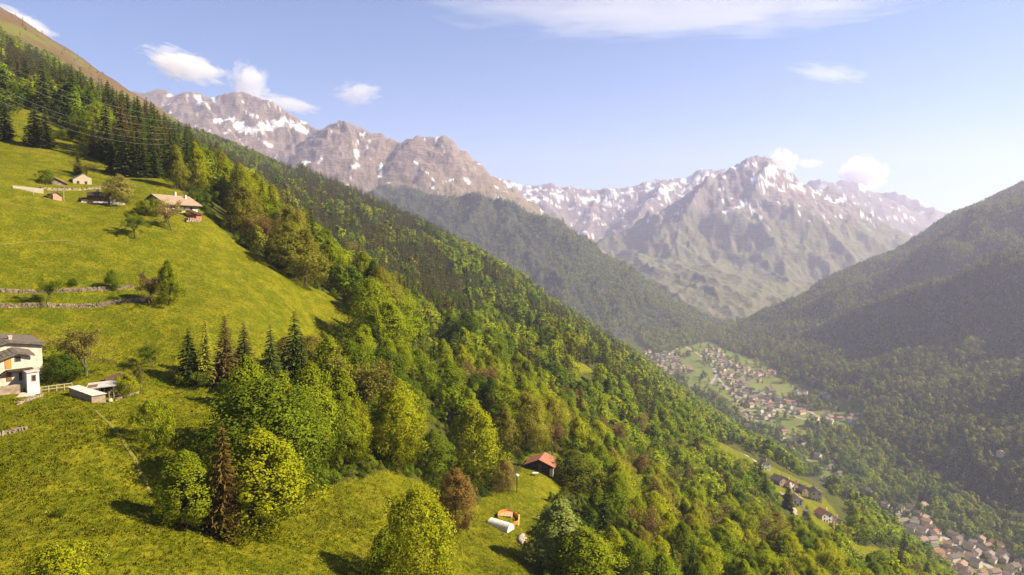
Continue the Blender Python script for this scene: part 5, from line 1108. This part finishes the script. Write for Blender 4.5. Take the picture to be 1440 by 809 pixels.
# things of one look that stand at different places get their place, counted from the left
def tell_apart(names):
    by = {}
    for o in SC.objects:
        if o.parent is None and o.name.split('.')[0] in names and o.get('group'): by.setdefault(o['label'], []).append(o)
    for lab, os_ in by.items():
        if 2 <= len(os_) <= 6:
            os_.sort(key=lambda o: float(proj(o.location.x, o.location.y, o.location.z)[0]))
            for j, o in enumerate(os_):
                w = 'leftmost' if j == 0 else 'rightmost' if j == len(os_) - 1 else ['second', 'third', 'fourth', 'fifth'][j - 1] + ' leftmost'
                if len(lab.split()) + len(w.split()) <= 16: o['label'] = w + ' ' + lab
tell_apart({'broadleaf_tree', 'spruce_tree', 'budding_tree', 'village_house'})
print('trees', len(X), int(rest.sum()), int(single.sum()))
# ------------------------------------------------------------------ meadow growth: tufts of grass and small flowers, too many to count
def tuft(seed, n, h, w, spread):
    g = np.random.default_rng(seed); V, F = [], []
    for i in range(n):
        a = g.uniform(0, 6.28); r = spread * math.sqrt(g.uniform(0, 1)); x, y = r * math.cos(a), r * math.sin(a); b = g.uniform(0, 6.28); L = h * g.uniform(.5, 1.2); lx, ly = g.normal(scale=.45, size=2) * L
        o = len(V); V += [(x - w * math.cos(b), y - w * math.sin(b), -.05), (x + w * math.cos(b), y + w * math.sin(b), -.05), (x + lx * .5 + w * .7 * math.cos(b), y + ly * .5 + w * .7 * math.sin(b), L * .65), (x + lx, y + ly, L)]; F.append((o, o + 1, o + 2, o + 3))
    return np.array(V), np.array(F)
M_GRASSB = leaf_mat('grass_blades', [(0.181, 0.202, 0.0062), (0.211, 0.209, 0.0094), (0.157, 0.183, 0.0062), (0.242, 0.227, 0.0125), (0.193, 0.209, 0.0078), (0.140, 0.164, 0.0055)], trans=.4)
M_FLOWER = leaf_mat('flowers', [(.42, .42, .28), (.40, .36, .05), (.46, .44, .36)], trans=.2)
def plain(name, V, F, m):
    me = mesh_np(name, V, F, smooth=True, mats=[m]); a = me.attributes.new('tint', 'FLOAT', 'POINT'); a.data.foreach_set('value', np.repeat(np.random.default_rng(1).uniform(.75, 1.25, (len(V) + 3) // 4), 4)[:len(V)].astype(np.float32))
    nr = np.tile([0.25, -.1, .95], (len(V), 1)); me.normals_split_custom_set_from_vertices(nr / np.linalg.norm(nr[0])); return me
PC_GRASS = proto_collection('grass_tufts', [plain('tuft', *tuft(i, 12, .08 + .02 * i, .045, .5), M_GRASSB) for i in range(4)])
def flower(seed, n, s):
    g = np.random.default_rng(seed); cen = np.stack([g.normal(scale=.22, size=n), g.normal(scale=.22, size=n), g.uniform(.25, .5, n)], 1); return quads(cen, np.tile([0, -.3, 1.0], (n, 1)) + g.normal(scale=.3, size=(n, 3)), s, g, .9)
PC_FLOWER = proto_collection('flower_heads', [plain('flower_head', *flower(i, 3, .085), M_FLOWER) for i in range(3)])
g = np.random.default_rng(21)
n = 300000
th = g.uniform(R(-41), R(14), n); r = 45 * (240 / 45) ** g.uniform(0, 1, n)
X, Y = r * np.sin(th), r * np.cos(th); k = in_any(X, Y, MEADOWS); dens = np.clip((r / 110) ** 2, .25, 1) * (1 - .75 * sstep(140, 240, r)); k &= g.uniform(0, 1, n) < dens * .26 * (1 - sstep(120, 175, r))
X, Y, r = X[k], Y[k], r[k]; Z = ground_h(X, Y); px, py = proj(X, Y, Z); k = (px > -30) & (py < 840); X, Y, Z, r = X[k], Y[k], Z[k], r[k]
long_ = sstep(-.3, .45, fbm(X, Y, 14, 3, 3.0)) * .3 + .85
scatter('meadow_grass', np.stack([X, Y, Z], 1), long_ * g.uniform(.7, 1.3, len(X)), np.full(len(X), 1.0) * g.uniform(.9, 1.5, len(X)), g.uniform(0, 6.28, len(X)), PC_GRASS, kind='stuff')
k = (g.uniform(0, 1, len(X)) < .012 + .03 * sstep(0, .5, fbm(X, Y, 18, 2, 7.0))) & (r < 170)
scatter('meadow_flowers', np.stack([X, Y, Z], 1)[k], g.uniform(.7, 1.3, k.sum()), np.ones(k.sum()), g.uniform(0, 6.28, k.sum()), PC_FLOWER, kind='stuff')
print('tufts', len(X))
# ------------------------------------------------------------------ clouds beyond the mountains
def cloud_mat(name, dens, thr, sc):
    m = bpy.data.materials.new(name); m.use_nodes = True; nt = m.node_tree; nt.nodes.clear(); N = NT(nt)
    c = N.n('ShaderNodeTexCoord').outputs['Object']; l = N.n('ShaderNodeVectorMath', operation='LENGTH', ins={0: c}).outputs['Value']
    nz = N.noise(c, sc, 6, .62, .5); e = N.math('SUBTRACT', N.math('ADD', N.math('SUBTRACT', 1.0, l), N.math('MULTIPLY', N.math('SUBTRACT', nz, .5), 2.3)), thr)
    d = N.math('MULTIPLY', N.remap(e, 0.0, .28), dens * 1.1)
    v = N.n('ShaderNodeVolumePrincipled', ins={'Density': d, 'Anisotropy': .2}); v.inputs['Color'].default_value = (1, .97, .95, 1)
    o = N.n('ShaderNodeOutputMaterial'); nt.links.new(v.outputs[0], o.inputs['Volume']); return m
def cloud(px, py, wpx, hpx, tilt, seed, label, dens=.006, thr=.12, sc=2.2, dist=11500.0):
    s = dist / FPX; bm = bmesh.new(); bmesh.ops.create_icosphere(bm, subdivisions=4, radius=1.0); rn = np.random.default_rng(seed); ph = rn.uniform(0, 6.28, 6)
    for v in bm.verts:
        d = v.co.copy(); v.co *= 1.02 + .10 * math.sin(3 * d.x + ph[0]) * math.cos(3 * d.z + ph[1]) + .06 * math.sin(6 * d.x + ph[2] + 4 * d.z) + .04 * math.sin(9 * d.y + ph[3])
    me = bpy.data.meshes.new('cloud'); bm.to_mesh(me); bm.free(); me.materials.append(cloud_mat('cloud_vapour', dens, thr, sc))
    o = link('cloud', me, label=label, category='cloud'); o.location = at(px, py, dist); o.scale = (wpx * s / 2, max(wpx, hpx) * s * .3, hpx * s / 2); o.rotation_euler = (0, R(tilt), 0); o['group'] = 'clouds over the mountains'
cloud(258, 92, 128, 50, 16, 1, 'long pale cloud high above the snowy left mountain', .0038, .2)
cloud(350, 120, 58, 72, -12, 2, 'ragged cloud rising from the snowy left mountain crest', .0038, .15)
cloud(405, 146, 96, 24, 12, 8, 'thin veil of cloud along the left mountain crest', .0022)
cloud(502, 132, 74, 38, -6, 3, 'small curled cloud above the flat topped brown mountain', .0026, .2)
cloud(28, 30, 110, 30, 25, 4, 'cloud bank behind the brown ridge in the top left corner', .003)
cloud(1101, 229, 46, 46, 0, 5, 'small round cloud right of the highest peak', .007)
cloud(1138, 230, 44, 16, 0, 9, 'tiny wisp of cloud between the two round clouds', .003)
cloud(1213, 246, 76, 56, 0, 6, 'large round cloud over the hazy far ridge', .007)
cloud(955, 0, 700, 17, 0, 7, 'long thin streak of cloud along the top of the sky', .0009, .05, 3.0)
cloud(1165, 103, 120, 22, 8, 10, 'faint wisp of cloud in the open sky above the highest peak', .0006)
# ------------------------------------------------------------------ haze
def add_haze(dens):
    x0, x1, y0, y1, z0, z1 = -9500, 11500, -1500, 10200, -700, 1120
    v = np.array([(x, y, z) for x in (x0, x1) for y in (y0, y1) for z in (z0, z1)], float)
    f = np.array([(0, 1, 3, 2), (4, 6, 7, 5), (0, 4, 5, 1), (2, 3, 7, 6), (0, 2, 6, 4), (1, 5, 7, 3)])
    me = mesh_np('haze', v, f, smooth=False); mm = bpy.data.materials.new('haze_air'); mm.use_nodes = True; nt = mm.node_tree; nt.nodes.clear()
    o = nt.nodes.new('ShaderNodeOutputMaterial'); p = nt.nodes.new('ShaderNodeVolumePrincipled')
    p.inputs['Color'].default_value = (.66, .68, 1.0, 1); p.inputs['Density'].default_value = dens; p.inputs['Anisotropy'].default_value = 0.22
    nt.links.new(p.outputs[0], o.inputs['Volume']); me.materials.append(mm)
    return link('haze', me, kind='stuff')
add_haze(0.9e-4)
print('script seconds', round(time.time() - T0, 1), 'objects', len(SC.objects))
